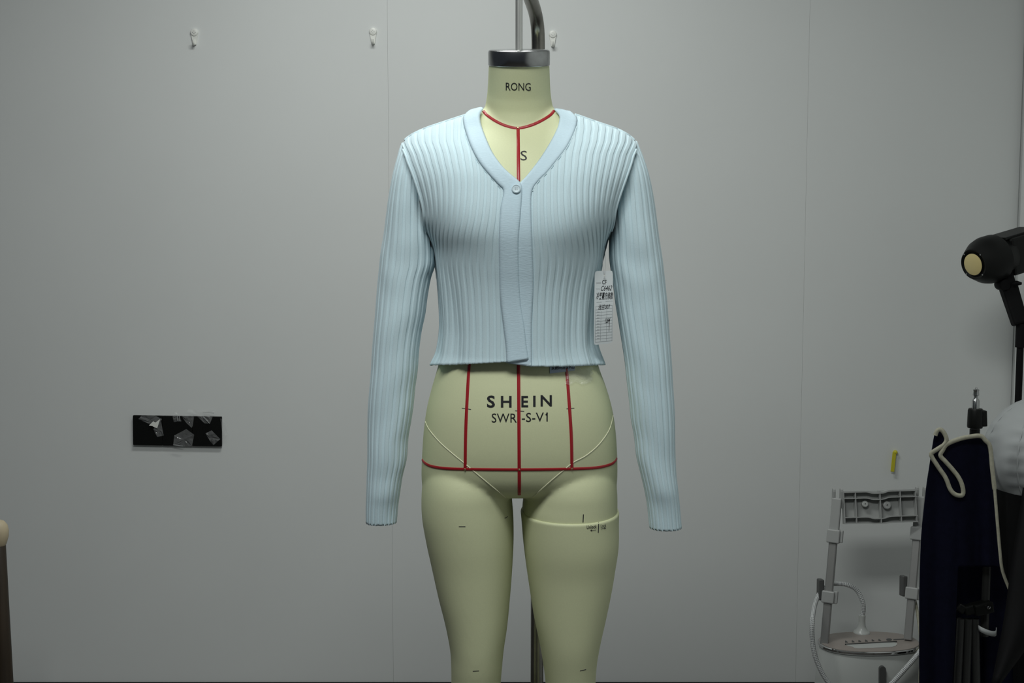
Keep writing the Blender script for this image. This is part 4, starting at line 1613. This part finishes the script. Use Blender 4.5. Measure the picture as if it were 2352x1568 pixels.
for i, q in enumerate(path):
    t_ = path[min(i + 1, 239)] - path[max(i - 1, 0)]
    t_ = t_ / (np.linalg.norm(t_) + 1e-9)
    nrm = np.array((-t_[1], t_[0]))
    for u, dY in ((-5.2, 0.004), (-4.2, -0.001), (0, -0.0025), (4.2, -0.001), (5.2, 0.004)):
        w = q + nrm * u * (0.72 if i > 170 else 1.0)
        vs.append(P(w[0], w[1], YN - 0.053 + dY))
bo = mesh_obj('binding', vs, grid_faces(5, 240), M_BIND, nv_)
bo['label'] = 'cream edge binding'

# ------------------------------------------------------------------ softbox at the edge
YB = 0.92
ball = P(2396, 1042, YB)
hl = ball.z
Mb2 = Matrix.Translation((ball.x, ball.y, 0))
sb = thing('softbox', 'black softbox with bulging white diffuser beside the right wall', 'softbox', (ball.x, ball.y, 0))
R_ = 0.136
bm = bmesh.new()
rings_ = []
rim_h, rim_r = hl - 0.085, R_ * 0.80
for f_, r_ in ((0.02, 0.07), (0.05, 0.08), (0.4, 0.098), (0.8, 0.106), (0.97, 0.110), (1.0, rim_r + 0.003)):
    rings_.append([bm.verts.new(Mb2 @ Vector((r_ * math.cos(2 * math.pi * k / 16) * (1 if k % 2 == 0 else 0.95), r_ * math.sin(2 * math.pi * k / 16) * (1 if k % 2 == 0 else 0.95), rim_h * f_))) for k in range(16)])
for a_, b_ in zip(rings_, rings_[1:]):
    for i in range(16):
        j = (i + 1) % 16
        bm.faces.new((a_[i], a_[j], b_[j], b_[i]))
bm.faces.new(rings_[0][::-1])
bm_obj('black_shell', bm, M_BLACKM, sb)
# loose black panel folded down in front of the shell
le = [(2352, 1120), (2345, 1170), (2325, 1290), (2311, 1400), (2298, 1490), (2283, 1572)]
re = [(2430, 1120), (2430, 1180), (2425, 1290), (2415, 1400), (2356, 1482), (2287, 1574)]
le, re = smooth_path(le, 24), smooth_path(re, 24)
vs = []
for i in range(24):
    for j in range(9):
        u = j / 8
        q = le[i] * (1 - u) + re[i] * u
        vs.append(P(q[0], q[1], YB - 0.155 - 0.10 * (i / 23) - 0.02 * math.sin(u * 3.1)))
fp = mesh_obj('folded_panel', vs, grid_faces(9, 24), M_BLACKM, sb)
fp.modifiers.new('thickness', 'SOLIDIFY').thickness = 0.006
# direction of the seam nearest to the room
cd = (Mb2.inverted() @ P(2318, 1085, YB - 0.12))
a_seam = math.atan2(cd.y, cd.x)
vs = []
nu, nv = 128, 40
for k in range(nv):
    th = math.acos(-0.085 / R_) * (1 - k / (nv - 1))
    for i in range(nu):
        a = 2 * math.pi * i / nu
        da = (a - a_seam + math.pi / 8) % (math.pi / 4) - math.pi / 8
        pl = 0.0022 * math.sin(th * 26 + da * 3) * math.exp(-(da / 0.22)**2) - 0.002 * math.exp(-(da / 0.03)**2)
        r_ = R_ + pl * math.sin(th)
        vs.append(Mb2 @ Vector((r_ * math.sin(th) * math.cos(a), r_ * math.sin(th) * math.sin(a), hl + r_ * math.cos(th))))
df = mesh_obj('diffuser', vs, grid_faces(nu, nv, True), M_DIFF, sb)
df['label'] = 'white bulging diffuser cloth'
for k in range(8):
    a = a_seam + k * math.pi / 4
    ps = []
    for th in np.linspace(0.15, math.acos(-0.085 / R_), 24):
        ps.append(Mb2 @ Vector(((R_ - 0.0012) * math.sin(th) * math.cos(a), (R_ - 0.0012) * math.sin(th) * math.sin(a), hl + (R_ - 0.0012) * math.cos(th))))
    tube_obj('seam', ps, 0.0020, M_DIFF, df, n=8)

# ------------------------------------------------------------------ wooden post at the left edge
YW = 0.95
pt = P(-2, 1225, YW)
wp = thing('wooden_post', 'brown wooden post with pale rounded knob at the edge of the wall', 'post', (pt.x, YW, 0))
bm = bmesh.new()
b_lathe(bm, [(0.010, -0.036), (0.016, -0.026), (0.0215, -0.008), (0.0225, 0.006), (0.020, 0.020), (0.013, 0.030), (0.004, 0.034)], 32, Matrix.Translation(pt))
bm_obj('knob', bm, M_KNOB, wp, smooth=True, angle=60)
bm = bmesh.new()
b_lathe(bm, [(0.024, 0.0), (0.019, 0.3), (0.0145, pt.z - 0.03), (0.011, pt.z - 0.024)], 24, Matrix.Translation((pt.x, YW, 0)))
bm_obj('shaft', bm, M_WOOD, wp, smooth=True)
